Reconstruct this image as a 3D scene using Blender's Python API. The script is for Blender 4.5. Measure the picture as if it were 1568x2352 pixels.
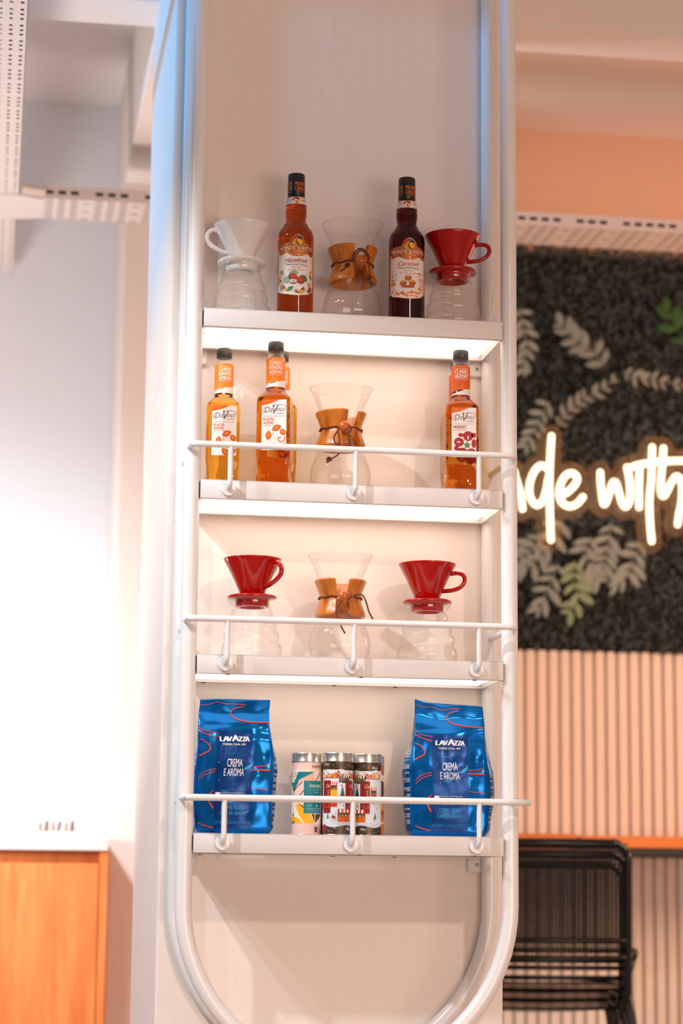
import bpy, bmesh, math, random
from mathutils import Vector, Matrix, noise

# ------------------------------------------------------------------ camera, world, lights
S = bpy.context.scene
for o in list(bpy.data.objects): bpy.data.objects.remove(o)
COL = S.collection
PI = math.pi

def lin(c):
    return tuple((v/12.92 if v <= .04045 else ((v+.055)/1.055)**2.4) for v in (x/255. for x in c))

CAM = Vector((-0.6875, -4.3399, 0.7))
YAW, PITCH, ROLL, FPX = 0.15197, 0.16865, 0.00945, 5215.83
cy, sy, cp, sp = math.cos(YAW), math.sin(YAW), math.cos(PITCH), math.sin(PITCH)
fwd = Vector((sy*cp, cy*cp, sp)); rgt = Vector((cy, -sy, 0)); up = rgt.cross(fwd)
r2 = rgt*math.cos(ROLL) + up*math.sin(ROLL); u2 = -rgt*math.sin(ROLL) + up*math.cos(ROLL)
cam = bpy.data.cameras.new('camera')
cam.sensor_fit = 'VERTICAL'; cam.sensor_height = 36; cam.sensor_width = 24
cam.lens = FPX/2352*36
cam.clip_start = .05; cam.clip_end = 60
cam.dof.use_dof = True; cam.dof.focus_distance = 4.55; cam.dof.aperture_fstop = 2.6
cam_o = bpy.data.objects.new('camera', cam); COL.objects.link(cam_o)
M = Matrix((r2, u2, -fwd)).transposed().to_4x4(); M.translation = CAM
cam_o.matrix_world = M
S.camera = cam_o

S.view_settings.view_transform = 'Standard'; S.view_settings.look = 'None'
S.view_settings.gamma = 1; S.view_settings.use_curve_mapping = False
S.view_settings.exposure = 0.0
try:
    S.cycles.transparent_max_bounces = 24; S.cycles.max_bounces = 14
    S.cycles.transmission_bounces = 12; S.cycles.sample_clamp_indirect = 6
except Exception: pass

w = bpy.data.worlds.new('world'); S.world = w; w.use_nodes = True
bg = w.node_tree.nodes['Background']; bg.inputs[0].default_value = (1.0, .76, .66, 1); bg.inputs[1].default_value = .22

def spot(name, loc, tgt, power, color, size=55, blend=.5, rad=.05):
    l = bpy.data.lights.new(name, 'SPOT'); l.energy = power; l.color = color
    l.spot_size = math.radians(size); l.spot_blend = blend; l.shadow_soft_size = rad
    o = bpy.data.objects.new(name, l); COL.objects.link(o); o.location = loc
    o.rotation_euler = (Vector(tgt)-Vector(loc)).to_track_quat('-Z', 'Y').to_euler(); return o
def area(name, loc, tgt, power, color, sx, sy_):
    l = bpy.data.lights.new(name, 'AREA'); l.energy = power; l.color = color
    l.shape = 'RECTANGLE'; l.size = sx; l.size_y = sy_
    o = bpy.data.objects.new(name, l); COL.objects.link(o); o.location = loc
    o.rotation_euler = (Vector(tgt)-Vector(loc)).to_track_quat('-Z', 'Y').to_euler(); return o

# ceiling track spots on the counter side (left, in front of the pillar)
spot('track_and_fill_spot', (-2.0, -.75, 2.95), (-.35, .6, .50), 98, (.86, .94, 1), 60, .5, .04)
spot('track_and_fill_spot', (-2.35, -.45, 2.95), (-.35, .6, .55), 98, (.82, .92, 1), 56, .5, .04)
spot('track_and_fill_spot', (-1.7, -1.5, 2.95), (.0, .3, .10), 160, (.93, .97, 1), 54, .6, .04)
spot('track_and_fill_spot', (-1.75, .1, 2.95), (-.95, 2.6, .35), 370, (.82, .92, 1), 62, 1., .08)
# added warm spot that lifts the pillar and shelf fronts
spot('track_and_fill_spot', (.9, -3.6, 2.95), (.05, .2, .40), 150, (1, .82, .70), 40, .8, .06)
# added fill for the dim upper left wall, aimed up from counter height
area('wall_fill', (-1.45, 1.35, .95), (-.6, 2.45, 2.8), 25, (1, .93, .92), .8, .4)
# unseen source of the cool blue light, high on the left
spot('cool_light', (-3.7, -.35, 2.72), (-.35, .62, 2.80), 420, (.0, .46, 1.0), 29, .5, .15)
# warm lamps of the seating side, right
area('seating_light', (2.2, .8, 1.55), (1.35, 2.6, .45), 27, (1, .60, .37), .8, .6)
area('seating_uplight', (2.3, 1.5, 1.9), (1.25, 2.2, 3.1), 6, (1, .28, .06), .6, .3)
# added warm fill from behind the camera for pillar front and lower wall
area('front_fill', (1.4, -5.6, .55), (0.1, .2, .7), 112, (1, .74, .59), 3.4, 1.3)

# ------------------------------------------------------------------ materials
def mat(name, col, rough=.5, metal=0., spec=.5, coat=0., bump=None, noise_col=None, emit=None, trans=0., ior=1.45):
    """col is sRGB 0-255. bump=(scale, strength, (sx,sy,sz)); noise_col=(other colour, scale, (sx,sy,sz), low, high)"""
    m = bpy.data.materials.new(name); m.use_nodes = True
    nt = m.node_tree; b = nt.nodes['Principled BSDF']
    b.inputs['Base Color'].default_value = (*lin(col), 1)
    b.inputs['Roughness'].default_value = rough; b.inputs['Metallic'].default_value = metal
    b.inputs['Specular IOR Level'].default_value = spec; b.inputs['Coat Weight'].default_value = coat
    b.inputs['Coat Roughness'].default_value = .05
    b.inputs['Transmission Weight'].default_value = trans; b.inputs['IOR'].default_value = ior
    if emit:
        b.inputs['Emission Color'].default_value = (*emit[0], 1); b.inputs['Emission Strength'].default_value = emit[1]
    def tex(scale, st, detail=4):
        tc = nt.nodes.new('ShaderNodeTexCoord'); mp = nt.nodes.new('ShaderNodeMapping'); mp.inputs['Scale'].default_value = st
        n = nt.nodes.new('ShaderNodeTexNoise'); n.inputs['Scale'].default_value = scale; n.inputs['Detail'].default_value = detail
        nt.links.new(tc.outputs['Object'], mp.inputs[0]); nt.links.new(mp.outputs[0], n.inputs['Vector']); return n
    if noise_col:
        oc, sc, st, lo, hi = noise_col
        n = tex(sc, st); r = nt.nodes.new('ShaderNodeValToRGB')
        r.color_ramp.elements[0].position = lo; r.color_ramp.elements[1].position = hi
        r.color_ramp.elements[0].color = (*lin(col), 1); r.color_ramp.elements[1].color = (*lin(oc), 1)
        nt.links.new(n.outputs['Fac'], r.inputs[0]); nt.links.new(r.outputs[0], b.inputs['Base Color'])
    if bump:
        n = tex(bump[0], bump[2], 6); bp = nt.nodes.new('ShaderNodeBump'); bp.inputs['Strength'].default_value = bump[1]
        bp.inputs['Distance'].default_value = .004
        nt.links.new(n.outputs['Fac'], bp.inputs['Height']); nt.links.new(bp.outputs[0], b.inputs['Normal'])
    return m

def thin_glass(name, tint=(.988, .987, .984), edge=.6):
    m = bpy.data.materials.new(name); m.use_nodes = True; nt = m.node_tree
    for n in list(nt.nodes): nt.nodes.remove(n)
    out = nt.nodes.new('ShaderNodeOutputMaterial'); mx = nt.nodes.new('ShaderNodeMixShader')
    tr = nt.nodes.new('ShaderNodeBsdfTransparent'); gl = nt.nodes.new('ShaderNodeBsdfGlossy'); gl.inputs['Roughness'].default_value = .03
    tr.inputs[0].default_value = (*tint, 1)
    lw = nt.nodes.new('ShaderNodeLayerWeight'); lw.inputs['Blend'].default_value = .5
    pw = nt.nodes.new('ShaderNodeMath'); pw.operation = 'POWER'; pw.inputs[1].default_value = 4
    ml = nt.nodes.new('ShaderNodeMath'); ml.operation = 'MULTIPLY_ADD'; ml.inputs[1].default_value = edge; ml.inputs[2].default_value = .022
    nt.links.new(lw.outputs['Facing'], pw.inputs[0]); nt.links.new(pw.outputs[0], ml.inputs[0])
    nt.links.new(ml.outputs[0], mx.inputs[0]); nt.links.new(tr.outputs[0], mx.inputs[1]); nt.links.new(gl.outputs[0], mx.inputs[2])
    nt.links.new(mx.outputs[0], out.inputs[0]); return m

def emitter(name, col, strength):
    m = bpy.data.materials.new(name); m.use_nodes = True; nt = m.node_tree
    for n in list(nt.nodes): nt.nodes.remove(n)
    out = nt.nodes.new('ShaderNodeOutputMaterial'); e = nt.nodes.new('ShaderNodeEmission')
    e.inputs[0].default_value = (*col, 1); e.inputs[1].default_value = strength
    nt.links.new(e.outputs[0], out.inputs[0]); return m

WHITE_PLASTER = mat('white_plaster', (238, 226, 218), .75, bump=(60, .32, (1, 1, .22)))
ROUGH_PLASTER = mat('rough_plaster', (238, 228, 222), .85, bump=(45, .45, (1, 1, 1)))
WHITE_PAINT = mat('white_paint', (233, 231, 231), .28, spec=.5, coat=.15)
SHELF_PAINT = mat('shelf_paint', (224, 219, 218), .4)
DARK = mat('dark_gap', (20, 20, 22), .6)
STEEL = mat('steel', (200, 200, 198), .28, metal=1.)
GLASS = thin_glass('clear_glass')
RED = mat('red_ceramic', (172, 7, 3), .12, coat=.5)
WHITE_CER = mat('white_ceramic', (238, 236, 234), .14, coat=.5)
WOOD = mat('collar_wood', (206, 122, 40), .32, coat=.35, noise_col=((160, 78, 20), 55, (1, 1, .12), .42, .72), bump=(90, .05, (1, 1, .15)))
BEAD = mat('bead_wood', (200, 104, 34), .25, coat=.5, noise_col=((168, 80, 22), 40, (1, 1, .2), .4, .7))
LEATHER = mat('leather_cord', (104, 44, 16), .6)
BLACK_PLASTIC = mat('black_cap', (26, 27, 30), .35)
GREY_PLASTIC = mat('grey_cap', (66, 64, 60), .4)
ORANGE_INK = mat('orange_ink', (240, 120, 20), .4)
def flat(name, c, r=.45, metal=0.): return mat(name, c, r, metal=metal)
PAPER = flat('label_paper', (236, 226, 224))
K = dict(
    white=flat('ink_white', (245, 240, 236)), black=flat('ink_black', (28, 26, 28)), orange=flat('ink_orange', (240, 128, 16)),
    dorange=flat('ink_deep_orange', (222, 96, 18)), red=flat('ink_red', (168, 16, 22)), scarlet=flat('ink_scarlet', (214, 42, 14)),
    copper=flat('ink_copper', (214, 128, 66), .22, .7), teal=flat('ink_teal', (0, 128, 138)), dteal=flat('ink_dark_teal', (34, 84, 96)),
    brown=flat('ink_brown', (92, 60, 36)), nut=flat('ink_nut', (156, 58, 24)), tan=flat('ink_tan', (214, 150, 84)),
    green=flat('ink_green', (70, 132, 84)), lgreen=flat('ink_leaf', (142, 178, 136)), yellow=flat('ink_yellow', (252, 176, 20)),
    pink=flat('ink_pink', (246, 206, 196)), salmon=flat('ink_salmon', (248, 184, 158)), cream=flat('ink_cream', (250, 228, 208)),
    blue=flat('ink_blue', (30, 140, 200)), dgrey=flat('ink_grey', (84, 84, 92)), snow=flat('ink_snow', (222, 230, 236)),
    sky=flat('ink_sky', (176, 206, 220)), night=flat('ink_night', (84, 66, 50), .3, .35), maroon=flat('ink_maroon', (142, 18, 22)),
    paleor=flat('ink_pale_orange', (240, 190, 150)), panel=flat('bag_panel', (0, 62, 132), .3, .45), lblue=flat('ink_light_blue', (46, 170, 222)),
    almond=flat('ink_almond', (206, 92, 20)), caramel=flat('ink_caramel', (186, 84, 40)), gold=flat('ink_gold', (232, 150, 36)),
    lines=flat('ink_lines', (230, 112, 14)), rust=flat('ink_rust', (196, 84, 44)))
FOIL = mat('blue_foil', (0, 106, 188), .22, metal=.7, bump=(26, .10, (1, 1, .6)))

# ------------------------------------------------------------------ mesh helpers
def link(o, parent=None):
    COL.objects.link(o)
    if parent: o.parent = parent
    return o
def mk(name, vf, m, parent=None, smooth=True, loc=None, auto=None):
    v, f = vf
    me = bpy.data.meshes.new(name); me.from_pydata([tuple(p) for p in v], [], f); me.update()
    bm = bmesh.new(); bm.from_mesh(me); bmesh.ops.recalc_face_normals(bm, faces=bm.faces); bm.to_mesh(me); bm.free()
    me.materials.append(m)
    if smooth:
        me.shade_smooth()
        if auto: me.set_sharp_from_angle(angle=math.radians(auto))
    o = bpy.data.objects.new(name, me); link(o, parent)
    if loc: o.location = loc
    return o
def thing(name, label, cat, loc=(0, 0, 0), rz=0, group=None):
    o = bpy.data.objects.new(name, None); o.empty_display_size = .02; link(o)
    o.location = loc; o.rotation_euler.z = rz
    return tag(o, label, cat, group)
def tag(o, label, cat, group=None):
    o['label'] = label; o['category'] = cat
    if group: o['group'] = group
    return o
def struct(name, vf, m, label=None, smooth=False):
    o = mk(name, vf, m, None, smooth); o['kind'] = 'structure'
    if label: o['label'] = label
    return o
def join(*vfs):
    V, F = [], []
    for v, f in vfs:
        n = len(V); V += [tuple(p) for p in v]; F += [tuple(i+n for i in q) for q in f]
    return V, F
def xf(vf, loc=(0, 0, 0), rot=None, scale=None):
    v, f = vf; R = rot.to_matrix() if rot is not None else Matrix.Identity(3)
    L = Vector(loc); s = scale or (1, 1, 1)
    return [R @ Vector((p[0]*s[0], p[1]*s[1], p[2]*s[2])) + L for p in v], f
def box(x0, x1, y0, y1, z0, z1):
    v = [(x, y, z) for z in (z0, z1) for y in (y0, y1) for x in (x0, x1)]
    return v, [(0, 2, 3, 1), (4, 5, 7, 6), (0, 1, 5, 4), (2, 6, 7, 3), (0, 4, 6, 2), (1, 3, 7, 5)]
def rbox(x0, x1, y0, y1, z0, z1, b=.003, seg=2):
    bm = bmesh.new(); v, f = box(x0, x1, y0, y1, z0, z1)
    vs = [bm.verts.new(p) for p in v]; [bm.faces.new([vs[i] for i in q]) for q in f]
    bmesh.ops.bevel(bm, geom=bm.edges[:], offset=b, segments=seg, affect='EDGES', profile=.5)
    bm.verts.index_update(); r = ([tuple(p.co) for p in bm.verts], [tuple(q.index for q in fc.verts) for fc in bm.faces]); bm.free(); return r
def lathe(prof, n=48, closed=False, a0=0, mod=None):
    V, F = [], []; k = len(prof)
    for j in range(n):
        a = 2*PI*j/n + a0
        for (r, z) in prof:
            if mod: r, z = mod(r, z, a)
            V.append((r*math.sin(a), -r*math.cos(a), z))
    for j in range(n):
        jj = (j+1) % n
        for i in range(k if closed else k-1):
            ii = (i+1) % k
            q = (j*k+i, jj*k+i, jj*k+ii, j*k+ii)
            F.append(q)
    return V, F
def catmull(pts, n=8, closed=False):
    P = [Vector(p) for p in pts]; out = []; L = len(P)
    for i in range(L if closed else L-1):
        g = lambda k: P[k % L] if closed else P[max(0, min(L-1, k))]
        a, b, c, d = g(i-1), g(i), g(i+1), g(i+2)
        for t in range(n):
            t /= n
            out.append(.5*((2*b)+(c-a)*t+(2*a-5*b+4*c-d)*t*t+(3*b-a-3*c+d)*t**3))
    if not closed: out.append(P[-1])
    return out
def tube(pts, r, n=10, closed=False, caps=True, flat_=1.):
    P = [Vector(p) for p in pts]; L = len(P); V, F = [], []
    T = [((P[(i+1) % L] if closed or i < L-1 else P[i])-(P[i-1] if closed or i > 0 else P[i])).normalized() for i in range(L)]
    ref = Vector((0, 0, 1)) if abs(T[0].z) < .9 else Vector((1, 0, 0))
    N = (ref - T[0]*ref.dot(T[0])).normalized()
    for i in range(L):
        N = (N - T[i]*N.dot(T[i])).normalized(); B = T[i].cross(N)
        rr = r[i] if isinstance(r, (list, tuple)) else r
        for k in range(n):
            a = 2*PI*k/n; V.append(P[i] + N*math.cos(a)*rr + B*math.sin(a)*rr*flat_)
    for i in range(L if closed else L-1):
        ii = (i+1) % L
        for k in range(n):
            kk = (k+1) % n; F.append((i*n+k, i*n+kk, ii*n+kk, ii*n+k))
    if caps and not closed:
        F.append(tuple(range(n))[::-1]); F.append(tuple((L-1)*n+k for k in range(n)))
    return V, F
def sphere(c, r, nu=20, nv=12, s=(1, 1, 1)):
    V, F = [], []
    for i in range(nv+1):
        t = PI*i/nv
        for j in range(nu):
            a = 2*PI*j/nu; V.append((c[0]+r*s[0]*math.sin(t)*math.cos(a), c[1]+r*s[1]*math.sin(t)*math.sin(a), c[2]+r*s[2]*math.cos(t)))
    for i in range(nv):
        for j in range(nu):
            jj = (j+1) % nu; F.append((i*nu+j, (i+1)*nu+j, (i+1)*nu+jj, i*nu+jj))
    return V, F
def copy_tree(o, parent=None):
    c = o.copy(); COL.objects.link(c); c.parent = parent
    for ch in list(o.children): copy_tree(ch, c)
    return c
def interp(tab, x):
    if x <= tab[0][0]: return tab[0][1]
    for (a, b), (c, d) in zip(tab, tab[1:]):
        if x <= c:
            t = (x-a)/(c-a); t = t*t*(3-2*t); return b+(d-b)*t
    return tab[-1][1]

# ------------------------------------------------------------------ printed graphics laid on surfaces
_tc = {}
def text_polys(s, bold):
    key = (s, bold)
    if key not in _tc:
        c = bpy.data.curves.new('t', 'FONT'); c.body = s; c.size = 1; c.offset = bold; c.resolution_u = 3; c.fill_mode = 'FRONT'
        o = bpy.data.objects.new('t', c); me = bpy.data.meshes.new_from_object(o)
        vs = [(v.co.x, v.co.y) for v in me.vertices]; fs = [tuple(p.vertices) for p in me.polygons]
        bpy.data.objects.remove(o); bpy.data.curves.remove(c); bpy.data.meshes.remove(me)
        xs = [v[0] for v in vs]; ys = [v[1] for v in vs]
        _tc[key] = ([((x-min(xs))/(max(xs)-min(xs)), (y-min(ys))/(max(ys)-min(ys))) for x, y in vs], fs)
    return _tc[key]
class Print:
    def __init__(s, fn, base=.0004, step=.00022):
        s.fn, s.base, s.step = fn, base, step; s.items = []; s.mats = []
    def mi(s, m):
        m = K[m] if isinstance(m, str) else m
        if m not in s.mats: s.mats.append(m)
        return s.mats.index(m)
    def poly(s, pts, m, layer=1): s.items.append((list(pts), [tuple(range(len(pts)))], s.mi(m), layer)); return s
    def rect(s, x0, y0, x1, y1, m, layer=1): return s.poly([(x0, y0), (x1, y0), (x1, y1), (x0, y1)], m, layer)
    def ell(s, cx, cy_, a, b, m, layer=1, rot=0, n=20, a0=0, a1=2*PI):
        c, d = math.cos(rot), math.sin(rot); pts = []
        for i in range(n if a1-a0 > 6.2 else n+1):
            t = a0+(a1-a0)*i/n; x, y = a*math.cos(t), b*math.sin(t); pts.append((cx+x*c-y*d, cy_+x*d+y*c))
        return s.poly(pts, m, layer)
    def leaf(s, cx, cy_, L, W, rot, m, layer=1, n=8):
        c, d = math.cos(rot), math.sin(rot); pts = []
        for i in range(2*n):
            t = i/n if i <= n else 2-i/n; sg = 1 if i <= n else -1
            x = (t-.5)*L; y = sg*W/2*math.sin(PI*t)**.8
            pts.append((cx+x*c-y*d, cy_+x*d+y*c))
        return s.poly(pts, m, layer)
    def stroke(s, pts, wd, m, layer=1, smooth=4):
        P = [Vector((p[0], p[1], 0)) for p in pts]
        if smooth and len(P) > 2: P = catmull(P, smooth)
        vs, fs = [], []
        for i, p in enumerate(P):
            t = (P[min(i+1, len(P)-1)]-P[max(i-1, 0)]).normalized(); nn = Vector((-t.y, t.x, 0))
            ww = wd(i/(len(P)-1)) if callable(wd) else wd
            vs += [(p+nn*ww/2)[:2], (p-nn*ww/2)[:2]]
        for i in range(len(P)-1): fs.append((2*i, 2*i+1, 2*i+3, 2*i+2))
        s.items.append((vs, fs, s.mi(m), layer)); return s
    def text(s, t, x0, y0, x1, y1, m, layer=2, bold=.0, shear=0, rot=0, arc=0):
        if bold > 0:      # heavier lettering: the same glyphs laid down twice, slightly apart
            d = bold*(y1-y0)*1.2
            s.text(t, x0-d, y0, x1-d, y1, m, layer, 0, shear, rot, arc); return s.text(t, x0+d, y0, x1+d, y1, m, layer+.3, 0, shear, rot, arc)
        vs, fs = text_polys(t, bold); cx, cy_ = (x0+x1)/2, (y0+y1)/2; out = []
        for (a, b) in vs:
            x = x0+(x1-x0)*a + shear*(b-.5)*(y1-y0); y = y0+(y1-y0)*b
            if arc: y += arc*(1-((x-cx)/(x1-x0)*2)**2)
            if rot:
                dx, dy = x-cx, y-cy_; x, y = cx+dx*math.cos(rot)-dy*math.sin(rot), cy_+dx*math.sin(rot)+dy*math.cos(rot)
            out.append((x, y))
        s.items.append((out, fs, s.mi(m), layer)); return s
    def build(s, name, parent, cu=None, cv=None, label=None):
        bm = bmesh.new()
        for vs, fs, mi, layer in s.items:
            bv = [bm.verts.new((x, y, layer)) for x, y in vs]
            for f in fs:
                if len(set(f)) < 3: continue
                try: fc = bm.faces.new([bv[i] for i in f]); fc.material_index = mi
                except ValueError: pass
        big = [f for f in bm.faces if len(f.verts) > 4]
        if big: bmesh.ops.triangulate(bm, faces=big)
        if bm.verts:
            for ax, step in ((0, cu), (1, cv)):
                if not step: continue
                lo = min(v.co[ax] for v in bm.verts); hi = max(v.co[ax] for v in bm.verts)
                x = math.floor(lo/step)*step+step
                while x < hi:
                    co = [0, 0, 0]; no = [0, 0, 0]; co[ax] = x; no[ax] = 1
                    bmesh.ops.bisect_plane(bm, geom=bm.verts[:]+bm.edges[:]+bm.faces[:], dist=1e-6, plane_co=co, plane_no=no); x += step
        for v in bm.verts: v.co = Vector(s.fn(v.co.x, v.co.y, s.base+s.step*v.co.z))
        me = bpy.data.meshes.new(name); bm.to_mesh(me); bm.free()
        for m in s.mats: me.materials.append(m)
        me.shade_smooth()
        o = bpy.data.objects.new(name, me); link(o, parent)
        if label: o['label'] = label
        return o
def cylmap(R, dz=0):
    def fn(u, v, off):
        r = (R(v) if callable(R) else R); a = u/r
        return ((r+off)*math.sin(a), -(r+off)*math.cos(a), v+dz)
    return fn
def arcx(x, R):
    return R*math.asin(max(-.985, min(.985, x/R)))

# ------------------------------------------------------------------ the room
XL, XR, YF, YB = -.352, .348, .216, .955
SOF, CEIL, BACK = 2.80, 3.20, 2.65
FLOOR = mat('floor_concrete', (200, 184, 172), .5, noise_col=((184, 168, 156), 3, (1, 1, 1), .3, .7))
WALLW = mat('wall_white', (230, 231, 236), .8, bump=(30, .08, (1, 1, 1)))
struct('floor', box(-4, 4, -6, BACK, -.1, 0), FLOOR, 'concrete floor of the cafe')
wall = struct('wall_back', box(-4, 4, BACK, BACK+.15, 0, 3.4), WALLW, 'white plastered back wall of the cafe')
struct('ceiling', box(-4, 4, -6, BACK+.15, CEIL, CEIL+.15), ROUGH_PLASTER, 'plain plastered ceiling above the beams')
struct('wall_upper', box(.345, 4, 2.640, 2.6495, 2.79, CEIL), mat('wall_warm_light', (232, 194, 166), .8), 'back wall strip above the foliage panel, tinted with the warm light')  # orange light of the seating side put into this strip's colour
struct('wall_left', box(-4.15, -4, -6, BACK, 0, 3.4), mat('wall_blue_grey', (120, 146, 166), .8))  # unseen wall, toned blue grey to cut warm bounce onto the pillar
struct('wall_right', box(4, 4.15, -6, BACK, 0, 3.4), WALLW)
struct('pillar', rbox(XL, XR, YF, YB, 0, CEIL, .006, 2), WHITE_PLASTER, 'square plastered pillar carrying the white shelf rack')
struct('rear_column', rbox(-.347, .34, 2.20, BACK, 0, SOF+.01, .006, 2), WHITE_PLASTER, 'plastered column standing against the back wall')
# beams: a cross beam over the pillar and one running back to the rear column
struct('ceiling_beam', join(rbox(-4, XL+.02, .79, .957, SOF, CEIL+.02, .004, 1)), ROUGH_PLASTER, 'rough plastered ceiling beam left of the pillar')
struct('ceiling_beam', join(rbox(XR-.02, 4, .79, .957, SOF, CEIL+.02, .004, 1)), ROUGH_PLASTER, 'rough plastered ceiling beam right of the pillar')
struct('ceiling_beam', rbox(-.347, .34, .90, BACK, SOF, CEIL+.02, .004, 1), ROUGH_PLASTER, 'ceiling beam running back from the pillar to the rear column')

# fluted panelling on the back wall, right
SLAT = mat('slat_mdf', (238, 220, 206), .6)
base = rbox(-.0145, .0145, -.022, 0, 0, 1.50, .006, 3)
sl0 = None
for i in range(42):
    if sl0 is None:
        sl0 = mk('slat', base, SLAT, wall, True); o = sl0
    else:
        o = sl0.copy(); COL.objects.link(o)
    o.location = (.50+i*.0375, BACK, 0)

# ------------------------------------------------------------------ shelf rack
TR = .0162; TX = .317; TYF, TYR = .0155, .1995
rack = thing('shelf_rack', 'white tubular steel rack with four lit shelves mounted on the pillar', 'shelf', (0, 0, 0))
def utube(y):
    p = [(-TX, y, 3.19), (-TX, y, 2.2), (-TX, y, 1.4), (-TX, y, .69)]
    p += [(-TX*math.cos(a), y, .69-TX*math.sin(a)) for a in [PI*i/32 for i in range(1, 32)]]
    p += [(TX, y, .69), (TX, y, 1.4), (TX, y, 2.2), (TX, y, 3.19)]
    return tube(p, TR, 24)
mk('frame_tube', utube(TYF), WHITE_PAINT, rack)
mk('frame_tube', utube(TYR), WHITE_PAINT, rack)
ZS = [1.8469, 1.5028, 1.1613, .8205]
HP = .037
LED = emitter('led_diffuser', (1.0, .84, .70), 3.0)
LED_DIM = emitter('led_diffuser_dim', (1.0, .84, .68), 2.0)
SCREW = mat('screw_steel', (150, 148, 144), .35, metal=1.)
for k, z in enumerate(ZS):
    x0, x1, y0, y1 = -.3005, .3005, -.002, .197
    t = .0022
    parts = [rbox(x0, x1, y0, y1, z-t, z, .0009, 1), rbox(x0, x1, y0, y0+t, z-HP, z, .0009, 2),
             rbox(x0, x1, y1-t, y1, z-HP, z-t, .0006, 1), rbox(x0, x0+t, y0+t, y1-t, z-HP, z-t, .0006, 1), rbox(x1-t, x1, y0+t, y1-t, z-HP, z-t, .0006, 1),
             rbox(x0+t, x1-t, y0+t, y0+.014, z-HP, z-HP+t, .0006, 1), rbox(x0+t, x1-t, y1-.014, y1-t, z-HP, z-HP+t, .0006, 1)]
    sh = mk('shelf', join(*parts), SHELF_PAINT, rack, True, auto=40)
    if k < 3:
        sh['label'] = 'white steel shelf tray with a glowing light panel underneath'
        d = mk('light_diffuser', box(x0+.012, x1-.012, .016, .181, z-HP+.006, z-HP+.012), LED if k < 2 else LED_DIM, sh, False); d['label'] = 'glowing warm white light panel under the shelf'
    else:
        sh['label'] = 'lowest white steel shelf tray without a light'
    for sx in (-1, 1):
        mk('spacer', rbox(*sorted((sx*.3006, sx*.3018)), .006, .03, z-HP+.004, z-.004, .0004, 1), DARK, sh, False)
    for (hx, hy) in ((-.24, .008), (-.005, .19), (.245, .008), (-.27, .19), (.12, .19), (.02, .008)):
        if k >= 2: mk('screw_head', xf(lathe([(.0001, -.0012), (.0042, -.0010), (.0045, 0), (.0001, 0)], 12), (hx, hy, z-HP)), DARK, sh)
    if k in (0, 3):
        for sx in (-1, 1):
            tb = mk('mounting_tab', rbox(*sorted((sx*.273, sx*.3055)), .205, .2155, z-HP-.030, z-HP+.006, .004, 2), SHELF_PAINT, sh)
            mk('tab_screw', xf(lathe([(.0001, 0), (.0032, .0003), (.0046, -.0012), (.0046, -.003)], 14), (sx*.2925, .2045, z-HP-.014), Matrix.Rotation(PI/2, 3, 'X').to_quaternion()), SCREW, sh)
RR = .0063
ZR = [1.567, 1.2265, .8862]
for k, z in enumerate(ZR):
    yr = -.030
    if k < 2:
        pts = [(-.3235, .001, z), (-.3235, -.012, z), (-.318, -.024, z), (-.306, yr, z), (-.15, yr, z), (0, yr, z), (.15, yr, z), (.306, yr, z), (.316, -.024, z), (.3215, -.012, z), (.3215, .001, z)]
    else:
        pts = [(-.3235, .001, z), (-.3235, -.012, z), (-.316, -.024, z), (-.304, yr, z), (-.15, yr, z), (0, yr, z), (.15, yr, z), (.3475, yr, z)]
    g = mk('guard_rail', tube(catmull(pts, 3), RR, 14), WHITE_PAINT, rack)
    g['label'] = 'thin white guard rail in front of a shelf'
    if k < 2:
        for sx in (-1, 1):
            mk('side_rail', tube([(sx*TX, .02, z), (sx*TX, .10, z), (sx*TX, .19, z)], RR, 12), WHITE_PAINT, g)
    else:
        mk('rail_stub', tube([(.317, yr, z), (.317, 0, z)], RR, 12), WHITE_PAINT, g)
        mk('side_rail', tube([(-TX, .02, z), (-TX, .19, z)], RR, 12), WHITE_PAINT, g)
    zs = ZS[k+1]; zd = zs-.0185
    for px in (-.246, 0, .246):
        mk('rail_post', tube(catmull([(px, yr, z), (px, yr, (z+zd)/2+.01), (px, yr, zd+.014), (px, yr+.004, zd+.004), (px, yr+.013, zd), (px, -.002, zd)], 4), .0052, 12), WHITE_PAINT, g)
        mk('post_flange', xf(lathe([(.0001, -.001), (.0138, -.001), (.0142, .001), (.0142, .0075), (.0132, .0085), (.0055, .0085)], 28), (px, -.002, zd), Matrix.Rotation(PI/2, 3, 'X').to_quaternion()), WHITE_PAINT, g, auto=40)

# ------------------------------------------------------------------ coffee glassware on the shelves
VIS = -.136          # the things are turned a little towards the counter side
def pt(r, a, z): return (r*math.sin(a), -r*math.cos(a), z)

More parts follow.
